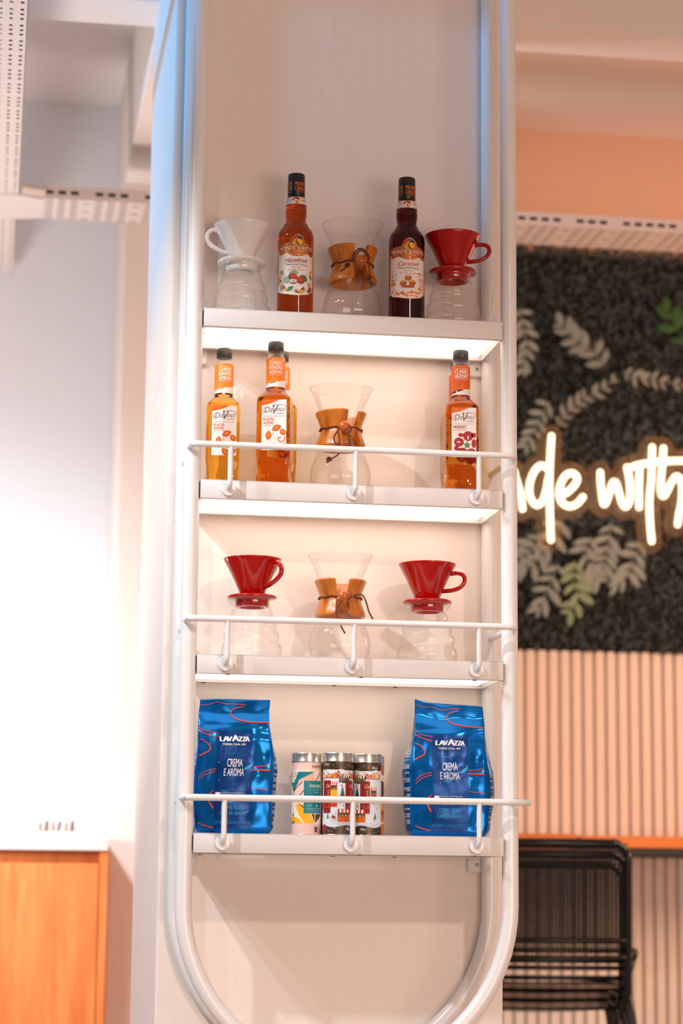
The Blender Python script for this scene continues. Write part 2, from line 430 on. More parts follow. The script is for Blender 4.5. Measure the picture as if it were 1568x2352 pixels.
def carafe(label, x, y, z, hand_a, group, num=False):
    t = thing('glass_carafe', label, 'carafe', (x, y, z), VIS, group)
    prof = [(.0001, .0035), (.045, .0035), (.0555, .0045), (.0592, .009), (.0608, .017), (.0602, .026), (.0572, .0325), (.0545, .0355), (.0538, .0385), (.0555, .0425), (.0560, .048), (.0545, .0545),
            (.0505, .0590), (.0485, .0615), (.0482, .0640), (.0497, .0675), (.0500, .0725), (.0485, .0785), (.0445, .0830), (.0424, .0855), (.0422, .0880), (.0430, .0915), (.0422, .0965), (.0392, .1020), (.0365, .1060), (.0360, .1110), (.0366, .1190), (.0372, .1205)]
    inner = [(max(.0001, r-.0018), zz+(.0016 if i < 3 else 0)) for i, (r, zz) in enumerate(prof)][::-1]
    def mod(r, zz, a):
        d = (a-hand_a-PI+PI) % (2*PI)-PI
        k = math.exp(-(d/.30)**2)*max(0, (zz-.100)/.02)
        return r+.012*k, zz-.002*k
    sp = hand_a+PI
    def mod2(r, zz, a):
        d = (a-sp+PI) % (2*PI)-PI
        k = math.exp(-(d/.30)**2)*max(0., min(1., (zz-.104)/.016))
        return r+.013*k, zz
    mk('glass_body', lathe(prof+inner, 64, mod=mod2), GLASS, t)
    H = [(.036, .108), (.046, .1125), (.058, .111), (.069, .102), (.0765, .086), (.0785, .068), (.076, .050), (.069, .037), (.060, .030), (.0565, .031)]
    mk('handle', tube([pt(r, hand_a, zz) for r, zz in [(v.x, v.y) for v in catmull([(a, b, 0) for a, b in H], 4)]], .0042, 12, flat_=1.25), GLASS, t)
    if num:
        pr = Print(cylmap(lambda v: .0472+.0)); pr.text('02', .000, .0705, .0115, .0785, flat('print_pale', (236, 222, 214)), 1, .01)
        pr.build('volume_mark', t, .004)
    return t

def dripper(label, x, y, z, m, hand_a, group, steep=False):
    t = thing('coffee_dripper', label, 'dripper', (x, y, z), VIS, group)
    cone = [(.012, .0095), (.0235, .0095), (.0245, .0115), (.030, .024), (.0420, .050), (.0545, .0735), (.0578, .0795), (.0581, .0815), (.0572, .0820), (.0555, .0800), (.046, .062), (.030, .030), (.015, .012)]
    mk('cone', lathe(cone, 64, closed=True), m, t)
    disc = [(.0225, .0095), (.0440, .0088), (.0480, .0072), (.0494, .0048), (.0490, .0025), (.0470, .0012), (.0340, .0003), (.0332, -.004), (.0330, -.0145), (.0318, -.0155), (.026, -.0155), (.0225, 0)]
    mk('base_plate', lathe(disc, 64, closed=True), m, t)
    if steep: H = [(.0450, .0680), (.0590, .0715), (.0680, .0660), (.0715, .0560), (.0690, .0460), (.0600, .0370), (.0480, .0300), (.0375, .0255), (.0235, .0230)]
    else: H = [(.0470, .0612), (.0600, .0628), (.0700, .0605), (.0752, .0530), (.0740, .0430), (.0660, .0340), (.0540, .0290), (.0430, .0275), (.0260, .0265)]
    P = catmull([pt(r, hand_a, zz) for r, zz in H], 4)
    mk('handle', tube(P, [.0044]*len(P), 12, flat_=1.25), m, t)
    return t
ZT = .1212
GC = 'ribbed glass carafes under drippers'; GD = 'ceramic drippers on glass carafes'
carafe('clear ribbed glass carafe under the white ceramic dripper', -.2163, .108, ZS[0], -1.62, GC)
dripper('white ceramic coffee dripper on a carafe at the left of the top shelf', -.2163, .108, ZS[0]+ZT, WHITE_CER, -1.45, GD, True)
carafe('clear ribbed glass carafe marked 02 under the red dripper on the top shelf', .2192, .100, ZS[0], 1.62, GC, True)
dripper('glossy red ceramic coffee dripper at the right of the top shelf', .2192, .100, ZS[0]+ZT, RED, 1.45, GD)
carafe('clear ribbed glass carafe under the left red dripper on the third shelf', -.1845, .105, ZS[2], 1.45, GC)
dripper('glossy red ceramic dripper at the left of the third shelf', -.1845, .105, ZS[2]+ZT, RED, .95, GD, True)
carafe('clear ribbed glass carafe with its handle to the left, on the third shelf', .1678, .100, ZS[2], -1.62, GC)
dripper('glossy red ceramic dripper at the right of the third shelf', .1678, .100, ZS[2]+ZT, RED, 1.40, GD)

def pour_over(label, x, y, z, gap, bead_a, ends, seed):
    t = thing('pour_over_brewer', label, 'coffee brewer', (x, y, z), VIS, 'hourglass coffee brewers with wooden collars')
    prof = [(.0001, .0045), (.030, .004), (.046, .002), (.0545, .007), (.0605, .020), (.0622, .034), (.0600, .050), (.0530, .069), (.0440, .088), (.0360, .106), (.0315, .120), (.0305, .128),
            (.0318, .137), (.0370, .150), (.0440, .167), (.0530, .188), (.0605, .205), (.0642, .2125), (.0650, .2138)]
    inner = [(max(.0001, r-.0020), zz+(.002 if i < 3 else 0)) for i, (r, zz) in enumerate(prof)][::-1]
    def mod(r, zz, a):
        d = abs((a-gap+PI) % (2*PI)-PI)
        k = max(0., min(1., (.232-d)/.03)); h = max(0., min(1., (zz-.122)/.03))
        return r+.0042*k*h, zz-.0045*k*max(0., min(1., (zz-.195)/.018))
    gl = mk('glass_body', lathe(prof+inner, 120, mod=mod), GLASS, t)
    mk('glass_rim', tube([pt(mod(.0648, .2138, a)[0]-.001, a, mod(.0648, .2138, a)[1]) for a in [2*PI*i/96 for i in range(96)]], .0011, 8, True), GLASS, t)
    # wooden collar: one piece, open at the spout
    sec = [(.0425, .0935), (.0450, .0905), (.0486, .0900), (.0506, .0925), (.0500, .0985), (.0460, .1090), (.0420, .1200), (.0408, .1280), (.0420, .1355), (.0460, .1470), (.0506, .1575), (.0517, .1615), (.0503, .1642), (.0465, .1645), (.0435, .1625), (.0385, .1490), (.0345, .1370), (.0335, .1280), (.0345, .1190), (.0385, .1050)]
    V, F = [], []; n = 56; g0, g1 = gap+.30, gap+2*PI-.30; k = len(sec)
    for j in range(n+1):
        a = g0+(g1-g0)*j/n; e = min(j, n-j)/2.0; e = min(1., e)
        zc = .1275
        for (r, zz) in sec:
            kz = abs(zz-zc)/.037
            V.append(pt(r, a + (0 if e >= 1 else 0), zc+(zz-zc)*(1-.05*(1-e)*kz)))
    for j in range(n):
        for i in range(k):
            ii = (i+1) % k; F.append((j*k+i, (j+1)*k+i, (j+1)*k+ii, j*k+ii))
    F.append(tuple(range(k))); F.append(tuple(n*k+i for i in range(k))[::-1])
    mk('wooden_collar', (V, F), WOOD, t, True, auto=38)
    # leather cord and bead
    rr = .0428
    ring = [pt(rr, 2*PI*i/48, .1278+.0012*math.sin(i*1.1+seed)) for i in range(48)]
    mk('leather_cord', tube(ring, .0019, 8, True), LEATHER, t)
    bz = .1265
    bx_, by_, _ = pt(.0515, bead_a, 0)
    mk('wooden_bead', sphere((bx_, by_, bz), .0122, 24, 16), BEAD, t)
    for e in ends:
        P = catmull([(px, py-.0, pz) for px, py, pz in e['p']], 6)
        mk('cord_end', tube(P, .0018, 8, flat_=.8), LEATHER, t)
        if 'knot' in e:
            kx, ky, kz = e['knot']
            kn = join(tube([(kx+.0042*math.cos(a), ky-.002+.003*math.sin(2*a), kz+.0036*math.sin(a)) for a in [2*PI*i/18 for i in range(18)]], .0020, 7, True), sphere((kx, ky, kz), .0034, 10, 8))
            mk('cord_knot', kn, LEATHER, t)
    return t
pour_over('hourglass glass coffee brewer between the two long-necked bottles on the top shelf', .0105, .100, ZS[0], .36, .30, [
    dict(p=[(.001, -.053, .128), (.003, -.056, .140), (.012, -.060, .148), (.022, -.060, .146), (.031, -.056, .136), (.033, -.052, .128)]),
    dict(p=[(.006, -.055, .136), (.014, -.062, .144), (.026, -.060, .138), (.031, -.060, .124), (.0325, -.061, .108), (.0335, -.061, .090), (.036, -.061, .072)], knot=(.0335, -.061, .088)),
    dict(p=[(.004, -.054, .139), (-.003, -.056, .128), (-.009, -.058, .117), (-.014, -.060, .109), (-.025, -.058, .1015)], knot=(-.0115, -.060, .113))], 1)
pour_over('hourglass glass coffee brewer on the second shelf among amber syrup bottles', -.0105, .100, ZS[1], .58, .13, [
    dict(p=[(.004, -.058, .118), (.010, -.060, .110), (.017, -.060, .106), (.020, -.059, .104)]),
    dict(p=[(.018, -.054, .126), (.020, -.056, .118), (.012, -.058, .112), (.004, -.059, .115)]),
    dict(p=[(-.004, -.056, .122), (-.008, -.060, .114), (-.014, -.062, .104), (-.013, -.062, .093), (-.006, -.062, .086), (-.001, -.063, .078), (-.006, -.064, .067), (-.018, -.065, .058), (-.029, -.066, .049)], knot=(-.0235, -.066, .056)),
    dict(p=[(-.006, -.058, .114), (-.004, -.061, .102), (-.003, -.062, .086)])], 2)
pour_over('hourglass glass coffee brewer between two red drippers on the third shelf', -.0085, .100, ZS[2], .09, .12, [
    dict(p=[(.004, -.056, .117), (-.003, -.060, .110), (-.007, -.062, .098), (-.006, -.062, .086), (-.004, -.063, .076), (.002, -.064, .064), (.009, -.065, .051)], knot=(-.0015, -.064, .073)),
    dict(p=[(.014, -.056, .119), (.022, -.058, .124), (.034, -.054, .130), (.044, -.050, .128), (.051, -.048, .114), (.056, -.048, .097), (.064, -.047, .082)])], 3)

# ------------------------------------------------------------------ long-necked syrup bottles (top shelf)
def syrup_profile(z):
    return interp([(0, .0368), (.006, .0378), (.05, .0374), (.10, .0366), (.15, .0366), (.172, .0372), (.186, .0368), (.195, .0345), (.207, .0262), (.2165, .0206), (.2225, .0200), (.229, .0213), (.238, .0222), (.248, .0212), (.258, .0192), (.270, .0178)], z)
def syrup(label, x, y, liquid, flavour):
    t = thing('syrup_bottle', label, 'bottle', (x, y, ZS[0]), VIS, 'round syrup bottles with black caps')
    zs = [.0, .002, .006] + [.012+.006*i for i in range(44)]
    prof = [(.0001, .004), (.030, .002)] + [(syrup_profile(z), z) for z in zs if z <= .272] + [(.0001, .272)]
    mk('bottle_body', lathe(prof, 64), liquid, t)
    mk('cap', lathe([(.0001, .3185), (.0145, .3185), (.0166, .3178), (.0173, .316), (.0175, .302), (.0178, .268), (.0172, .267), (.015, .267)], 48), BLACK_PLASTIC, t)
    # neck ring label
    R = lambda v: syrup_profile(v)
    nl = Print(cylmap(R), .0005); nl.rect(-.058, .2500, .058, .2670, K['dorange'], 0); nl.rect(-.058, .2508, .058, .2655, PAPER, 1)
    for sg in (-1, 1):
        nl.stroke([(sg*.010, .2640), (sg*.034, .2640)], .0007, 'rust', 2); nl.stroke([(sg*.010, .2522), (sg*.034, .2522)], .0007, 'rust', 2)
    nl.text('MONTE', -.0235, .2555, -.0090, .2605, 'dteal', 2, .02); nl.text('CRISTO', .0090, .2555, .0255, .2605, 'dgrey', 2, .02)
    def emblem(p, cx, cy_, r, L, ring):
        p.ell(cx, cy_, r*1.08, r*1.08, 'dgrey', L, n=28); p.ell(cx, cy_, r, r, ring, L+1, n=28)
        p.ell(cx, cy_, r*.97, r*.97, 'scarlet', L+2, n=14, a0=1.45, a1=3.4); p.ell(cx-.12*r, cy_-.42*r, r*.72, r*.72, ring, L+3, n=16, a0=.35, a1=2.75)
        p.poly([(cx-.12*r, cy_+.96*r), (cx+.35*r, cy_+.92*r), (cx+.72*r, cy_+.62*r), (cx+.95*r, cy_+.15*r), (cx+.55*r, cy_+.38*r), (cx-.02*r, cy_+.42*r)], 'black', L+4)
        p.poly([(cx-.02*r, cy_+.40*r), (cx-.05*r, cy_), (cx+.12*r, cy_-.45*r), (cx+.55*r, cy_-.83*r), (cx+.20*r, cy_-.80*r), (cx-.12*r, cy_-.40*r), (cx-.16*r, cy_+.05*r)], 'black', L+4)
        p.poly([(cx, cy_+.40*r), (cx+.45*r, cy_+.32*r), (cx+.88*r, cy_), (cx+.90*r, cy_-.30*r), (cx+.62*r, cy_-.74*r), (cx+.35*r, cy_-.62*r), (cx+.08*r, cy_-.25*r)], 'yellow', L+5)
        p.ell(cx+.16*r, cy_+.74*r, r*.19, r*.19, 'blue', L+6, n=14)
    emblem(nl, .0, .2582, .0072, 2, PAPER)
    nl.build('neck_label', t, .003)
    # cap lettering
    cp_ = Print(cylmap(.0177), .0004)
    for cx in (.0115, -.0225):
        cp_.text('MONTE', cx-.0145, .2905, cx+.0135, .2985, 'orange', 1, .012); cp_.text('CRISTO', cx-.0145, .2805, cx+.0135, .2885, 'orange', 1, .012)
        cp_.text('GOURMET SYRUP', cx-.011, .2765, cx+.011, .2785, 'orange', 1, .0)
    cp_.build('cap_lettering', t, .003)
    # body label
    A = lambda x: arcx(x*.0000733, .0369)          # picture units across the bottle to arc length
    x_ = lambda v: A((v-665)/1.0)
    z_ = lambda v: .0545+(1870-v)*.0000742
    pr = Print(cylmap(lambda v: syrup_profile(min(v, .178))), .0005, .00016)
    edge = [(205, 600), (205, 1560), (190, 1640), (180, 1720), (235, 1750), (260, 1790), (330, 1820), (430, 1840), (520, 1862), (640, 1880), (760, 1882), (880, 1866), (960, 1850), (1040, 1820), (1075, 1770), (1115, 1745), (1130, 1600), (1140, 640)]
    pr.poly([(x_(a), z_(b)) for a, b in edge], K['paleor'], 0)
    inn = [(222, 640), (222, 1560), (205, 1700), (250, 1740), (280, 1785), (430, 1825), (640, 1862), (760, 1864), (960, 1832), (1055, 1770), (1095, 1735), (1112, 1600), (1118, 650)]
    pr.poly([(x_(a), z_(b)) for a, b in inn], PAPER, 1)
    head = [(228, 480), (290, 420), (400, 395), (500, 380), (530, 300), (590, 210), (660, 165), (740, 148), (820, 175), (880, 240), (915, 320), (925, 385), (1010, 405), (1110, 470), (1118, 740), (1090, 755), (980, 690), (900, 735), (800, 775), (700, 780), (600, 765), (540, 740), (430, 680), (290, 720), (240, 700)]
    pr.poly([(x_(a), z_(b)) for a, b in head], 'copper', 2)
    emblem(pr, x_(712), z_(350), .0118, 3, K['tan'])
    pr.text('MONTE', x_(262), z_(600), x_(660), z_(505), PAPER, 10, .012); pr.text('CRISTO', x_(735), z_(600), x_(1095), z_(505), PAPER, 10, .012)
    pr.text('GOURMET SYRUP', x_(560), z_(735), x_(930), z_(695), 'paleor', 10, .01, arc=-.001)
    pr.rect(x_(600), z_(670), x_(890), z_(620), 'tan', 9)
    if flavour == 'Hazelnut':
        pr.text('Hazelnut', x_(400), z_(948), x_(985), z_(822), 'red', 3, .012, .35)
    else:
        pr.text('Caramel', x_(420), z_(948), x_(965), z_(822), 'scarlet', 3, .012, .35)
    pr.text('Flavoured Syrup', x_(412), z_(1056), x_(975), z_(975), 'dgrey', 3, 0., .1)
    pr.text('FLAVOR', x_(578), z_(1110), x_(815), z_(1076), 'rust', 3); pr.text('OF THE WORLD', x_(468), z_(1180), x_(920), z_(1142), 'rust', 3)
    def E(cx, cy_, a, b, m, L=4, rot=0): pr.ell(x_(cx), z_(cy_), a*.0000742, b*.0000742, m, L, rot)
    def LF(cx, cy_, a, b, rot, m, L=4): pr.leaf(x_(cx), z_(cy_), a*.000080, b*.000080, rot, m, L)
    if flavour == 'Hazelnut':
        LF(620, 1260, 260, 150, .2, 'lgreen'); LF(450, 1440, 240, 190, .9, 'lgreen'); LF(900, 1390, 240, 170, -.6, 'green')
        E(600, 1360, 118, 98, 'nut', 5); E(620, 1345, 80, 60, 'rust', 6); E(815, 1445, 115, 115, 'nut', 6); E(800, 1420, 75, 80, 'rust', 7)
        E(615, 1500, 100, 62, 'nut', 8); E(615, 1480, 98, 50, 'snow', 9); E(625, 1482, 36, 24, 'orange', 10); E(508, 1350, 14, 55, 'black', 7, -.2)
        LF(300, 1640, 200, 110, 1.2, 'lgreen'); LF(520, 1700, 220, 110, .5, 'green'); E(360, 1640, 55, 52, 'rust', 6); E(425, 1710, 58, 42, 'tan', 7)
        LF(300, 1210, 150, 120, -.6, 'lgreen'); LF(1070, 1330, 170, 70, -1.1, 'green'); LF(1075, 1190, 110, 80, 1.2, 'gold'); LF(1040, 1560, 160, 100, -1.3, 'tan', 5); LF(1060, 1680, 150, 110, 1.1, 'nut'); LF(1030, 1740, 130, 90, 0, 'green')
        for (a, b, r, m) in ((680, 1740, .4, 'tan'), (720, 1790, -.3, 'brown'), (800, 1760, 1.2, 'gold'), (870, 1690, .9, 'brown'), (910, 1720, 1.2, 'tan'), (830, 1800, .2, 'gold'), (250, 1350, 1., 'tan'), (270, 1430, -.8, 'rust'), (250, 1480, .6, 'tan')): LF(a, b, 130, 46, r, m, 6)
    else:
        for (cx, cy_) in ((690, 1290), (560, 1440), (800, 1430)):
            h = 88
            pr.poly([(x_(cx-h), z_(cy_-h*.5)), (x_(cx), z_(cy_-h*.95)), (x_(cx+h), z_(cy_-h*.6)), (x_(cx+.1*h), z_(cy_-.1*h))], 'tan', 5)
            pr.poly([(x_(cx-h), z_(cy_-h*.5)), (x_(cx+.1*h), z_(cy_-.1*h)), (x_(cx+.1*h), z_(cy_+h)), (x_(cx-h), z_(cy_+h*.65))], 'rust', 5)
            pr.poly([(x_(cx+.1*h), z_(cy_-.1*h)), (x_(cx+h), z_(cy_-h*.6)), (x_(cx+h), z_(cy_+h*.5)), (x_(cx+.1*h), z_(cy_+h))], 'caramel', 5)
        E(690, 1540, 190, 38, 'caramel', 4)
        rg = random.Random(5)
        for i in range(46):
            sd = rg.choice((-1, 1)); a = 665+sd*rg.uniform(300, 425); b = rg.uniform(1130, 1700); E(a, b, rg.uniform(10, 38), rg.uniform(12, 40), rg.choice(('gold', 'gold', 'orange', 'almond')), 4+(i % 3))
        for i in range(26): E(rg.uniform(330, 1010), rg.uniform(1690, 1800), rg.uniform(18, 52), rg.uniform(14, 34), rg.choice(('gold', 'almond', 'orange')), 4+(i % 3))
    lb = pr.build('label', t, .004, None, 'printed label with a copper crest reading MONTE CRISTO and ' + flavour)
    return t
AMBER_D = mat('hazelnut_syrup', (190, 78, 14), .02, trans=1., ior=1.36)
CARAM = mat('caramel_syrup', (74, 14, 10), .02, trans=1., ior=1.36)
syrup('amber hazelnut syrup bottle with black cap, left bottle on the top shelf', -.1062, .108, AMBER_D, 'Hazelnut')
syrup('dark caramel syrup bottle with black cap, right bottle on the top shelf', .1212, .092, CARAM, 'Caramel')

# ------------------------------------------------------------------ square syrup bottles (second shelf)
AMBER = mat('amber_syrup', (255, 190, 66), .015, trans=1., ior=1.36)
def sq_ring(h, sq, z, n=64):
    out = []
    for i in range(n):
        a = 2*PI*i/n+PI/n; c, s_ = math.cos(a), math.sin(a)
        e = 2+sq*7
        r = h/((abs(c)**e+abs(s_)**e)**(1/e))
        out.append((r*c, r*s_, z))
    return out
def loft(rings, cap0=True, cap1=True):
    n = len(rings[0]); V = [p for r in rings for p in r]; F = []
    for i in range(len(rings)-1):
        for k in range(n):
            kk = (k+1) % n; F.append((i*n+k, i*n+kk, (i+1)*n+kk, (i+1)*n+k))
    if cap0: F.append(tuple(range(n))[::-1])
    if cap1: F.append(tuple((len(rings)-1)*n+k for k in range(n)))
    return V, F
def square_syrup(label, x, y, rz, kind):
    t = thing('square_syrup_bottle', label, 'bottle', (x, y, ZS[1]), rz, 'square amber syrup bottles with grey caps')
    rings = []
    for z, h, sq in [(.0, .0325, 1), (.003, .0345, 1), (.010, .0350, 1), (.020, .0352, 1), (.032, .0346, 1), (.045, .0340, 1), (.058, .0338, 1), (.063, .0343, 1), (.10, .0342, 1), (.14, .0342, 1), (.165, .0344, 1), (.174, .0343, .9), (.180, .0332, .7), (.185, .0300, .45), (.190, .0255, .25), (.195, .0215, .1), (.200, .0190, 0)]:
        R = sq_ring(h, sq, z)
        if z < .06 and z > .001:
            # cut-gem facets in the foot
            rr = []
            for k, p in enumerate(R):
                a = math.atan2(p[1], p[0]); w_ = abs(((a/(PI/4)*1.0 + z/.03) % 2)-1)
                f = 1-.13*w_*math.sin(PI*min(1, z/.06)); rr.append((p[0]*f, p[1]*f, p[2]))
            R = rr
        rings.append(R)
    mk('bottle_body', loft(rings), AMBER, t, True, auto=24)
    cl = [(.0188, .200), (.0184, .204), (.0182, .215), (.0180, .262), (.0172, .268), (.0150, .271), (.0142, .2745), (.0168, .2755), (.0170, .2775), (.0142, .2785), (.0138, .292), (.0120, .292), (.0122, .27), (.0160, .262), (.0165, .205), (.0168, .200)]
    mk('bottle_neck', lathe(cl, 40, closed=True), GLASS, t)
    ribs = 60; V, F = [], []
    cp_ = [(.0001, .2985), (.0138, .2985), (.0152, .2976), (.0157, .296), (.0158, .279), (.0150, .2786), (.0001, .2786)]
    mk('cap', lathe(cp_, 120, mod=lambda r, z, a: (r*(1.012 if (int(a/(2*PI)*120) % 2 and .28 < z < .297 and r > .015) else 1), z)), GREY_PLASTIC, t)
    # sleeve on the neck
    s_ = Print(cylmap(.0188), .0003)
    s_.rect(-.0565, .2035, .0565, .2645, K['orange'] if kind == 'almond' else K['dorange'], 0)
    s_.poly([(-.0565, .2035), (.0565, .2035), (.0565, .2190), (.030, .2185), (.018, .2170), (.004, .2135), (-.010, .2085), (-.020, .2050), (-.0565, .2050)], PAPER, 1)
    for k in range(14): s_.stroke([(-.030, .2600-.0027*k), (.030, .2600-.0027*k)], .0005, 'lines' if kind == 'almond' else 'rust', 1)
    a = -.0105
    if kind == 'almond':
        for i, wd in enumerate(('CLASSIC', 'ROASTED', 'ALMOND')): s_.text(wd, a, .2485-.0092*i, a+.0265, .2560-.0092*i, 'white', 2, .015)
        s_.stroke([(a, .2585), (a+.026, .2585)], .0005, 'white', 2); s_.stroke([(a, .2275), (a+.026, .2275)], .0005, 'white', 2)
    else:
        for i, wd in enumerate(('CLASSIC', 'HAZELNUT')): s_.text(wd, -.0140, .2475-.0095*i, .0140, .2555-.0095*i, 'white', 2, .015)
        s_.stroke([(-.013, .2580), (.013, .2580)], .0005, 'white', 2); s_.stroke([(-.013, .2355), (.013, .2355)], .0005, 'white', 2)
    s_.build('neck_sleeve', t, .003, None, 'orange neck sleeve reading CLASSIC ' + ('ROASTED ALMOND' if kind == 'almond' else 'HAZELNUT'))
    # front label
    lb = Print(lambda u, v, off: (u, -.0350-off, v), .0002, .00018)
    x0, x1, z0, z1 = -.0225, .0270, .0715, .1735
    lb.rect(x0, z0, x1, z1, PAPER, 0)
    lb.poly([(x0, z1), (x0, z1-.012), (x0+.018, z1-.0075), (x0+.034, z1-.0005), (x0+.036, z1)], 'dorange', 1)
    for k in range(7): lb.stroke([(x0+.001+.0045*k, z1-.0005), (x0+.001+.0045*k, z1-.009+.0011*k)], .0006, 'orange', 2)
    # script logo
    sx, sz = x0+.004, z1-.025
    lb.text('Da', sx+.003, sz, sx+.0185, sz+.0105, 'black', 2, -.012, .35); lb.text('V', sx+.0165, sz-.004, sx+.0275, sz+.0145, 'black', 2, -.008, .25); lb.text('inci', sx+.0255, sz+.001, sx+.0405, sz+.0105, 'black', 2, -.012, .3)
    lb.stroke([(sx+.0035, sz+.010), (sx-.001, sz+.004), (sx-.0015, sz-.001), (sx+.002, sz-.0025), (sx+.006, sz)], .0006, 'black', 2)
    lb.stroke([(sx+.017, sz+.0105), (sx+.022, sz+.0135), (sx+.036, sz+.0145), (sx+.0435, sz+.012), (sx+.0435, sz+.006), (sx+.041, sz+.002)], .0006, 'black', 2)
    lb.text('GOURMET', sx+.0245, sz-.0045, sx+.0405, sz-.002, 'dgrey', 2, .0)
    lb.stroke([(x0+.0035, sz-.0085), (x1-.004, sz-.0085)], .0005, 'rust', 2)
    zt = sz-.012
    if kind == 'almond':
        lb.text('ROASTED', x0+.0035, zt-.0055, x0+.0245, zt, 'dorange', 2, .015); lb.text('ALMOND', x0+.0035, zt-.0125, x0+.0235, zt-.007, 'dorange', 2, .015)
        lb.text('FLAVOURED SYRUP', x0+.0035, zt-.0165, x0+.028, zt-.0142, 'tan', 2, 0)
        for (u, v, L, W, r) in ((.0075, .1160, .0200, .0125, .45), (-.0085, .1010, .0190, .0120, 1.5), (.0055, .0765, .0200, .0125, -.75), (.0225, .1075, .0150, .0120, 2.2), (.0190, .0790, .0190, .0110, .6)):
            lb.leaf(u if u+L*.45 < x1 else x1-L*.45, max(v, z0+W*.55), L, W, r, 'almond', 2); lb.leaf(u if u+L*.45 < x1 else x1-L*.45, max(v, z0+W*.55)+.0008, L*.6, W*.45, r, 'orange', 3)
        sp = [(.0155+.0010*k*math.cos(k*.75), .0945+.0010*k*math.sin(k*.75)) for k in range(1, 10)]
        lb.stroke(sp, .0022, 'dorange', 2); lb.ell(.0010, .1045, .0012, .0012, 'almond', 2, n=10)
    else:
        lb.text('HAZELNUT', x0+.0035, zt-.006, x0+.0295, zt, 'red', 2, .015); lb.text('FLAVOURED SYRUP', x0+.0035, zt-.0105, x0+.030, zt-.008, 'rust', 2, 0)
        for (u, v, a_, b_) in ((-.0080, .1025, .0100, .0092), (.0105, .1150, .0100, .0102), (.0222, .1000, .0048, .0090), (-.0010, .0838, .0095, .0075), (.0170, .0820, .0095, .0080), (-.0040, .1170, .0055, .0040), (.0220, .1170, .0046, .0050), (-.0130, .0900, .0048, .0050)):
            lb.ell(u, max(v, z0+b_+.0002), a_*1.1, b_*1.1, PAPER, 1); lb.ell(u, max(v, z0+b_+.0002), a_, b_, 'red', 2)
        lb.leaf(-.0085, .1025, .0085, .0028, .1, PAPER, 4); lb.leaf(.0105, .1115, .0095, .0030, 1.5, PAPER, 4); lb.leaf(-.001, .082, .006, .0018, .3, PAPER, 4)
        st = [(.0085+(.0078 if k % 2 == 0 else .0040)*math.cos(PI/2+k*PI/5), .0965+(.0078 if k % 2 == 0 else .0040)*math.sin(PI/2+k*PI/5)) for k in range(10)]
        lb.poly(st, 'green', 5); lb.ell(.0085, .0965, .0030, .0030, 'green', 6, n=10)
    lb.build('label', t, None, None, 'white paper label printed DaVinci ' + ('ROASTED ALMOND with almonds' if kind == 'almond' else 'HAZELNUT with red nuts'))
    return t
square_syrup('amber roasted almond syrup bottle standing leftmost on the second shelf', -.2440, .150, -.10, 'almond')
B1 = square_syrup('darker roasted almond syrup bottle standing in front, turned slightly left', -.1475, .075, -.245, 'almond')
b2 = copy_tree(B1); b2.location = (-.1275, .155, ZS[1]); b2.rotation_euler.z = -.12; b2['label'] = 'roasted almond syrup bottle half hidden behind the turned almond bottle'
D1 = square_syrup('hazelnut syrup bottle with a red nut label at the right of the second shelf', .2310, .075, -.08, 'hazelnut')
d2 = copy_tree(D1); d2.location = (.2425, .156, ZS[1]); d2.rotation_euler.z = -.06; d2['label'] = 'hazelnut syrup bottle mostly hidden behind the front hazelnut bottle'

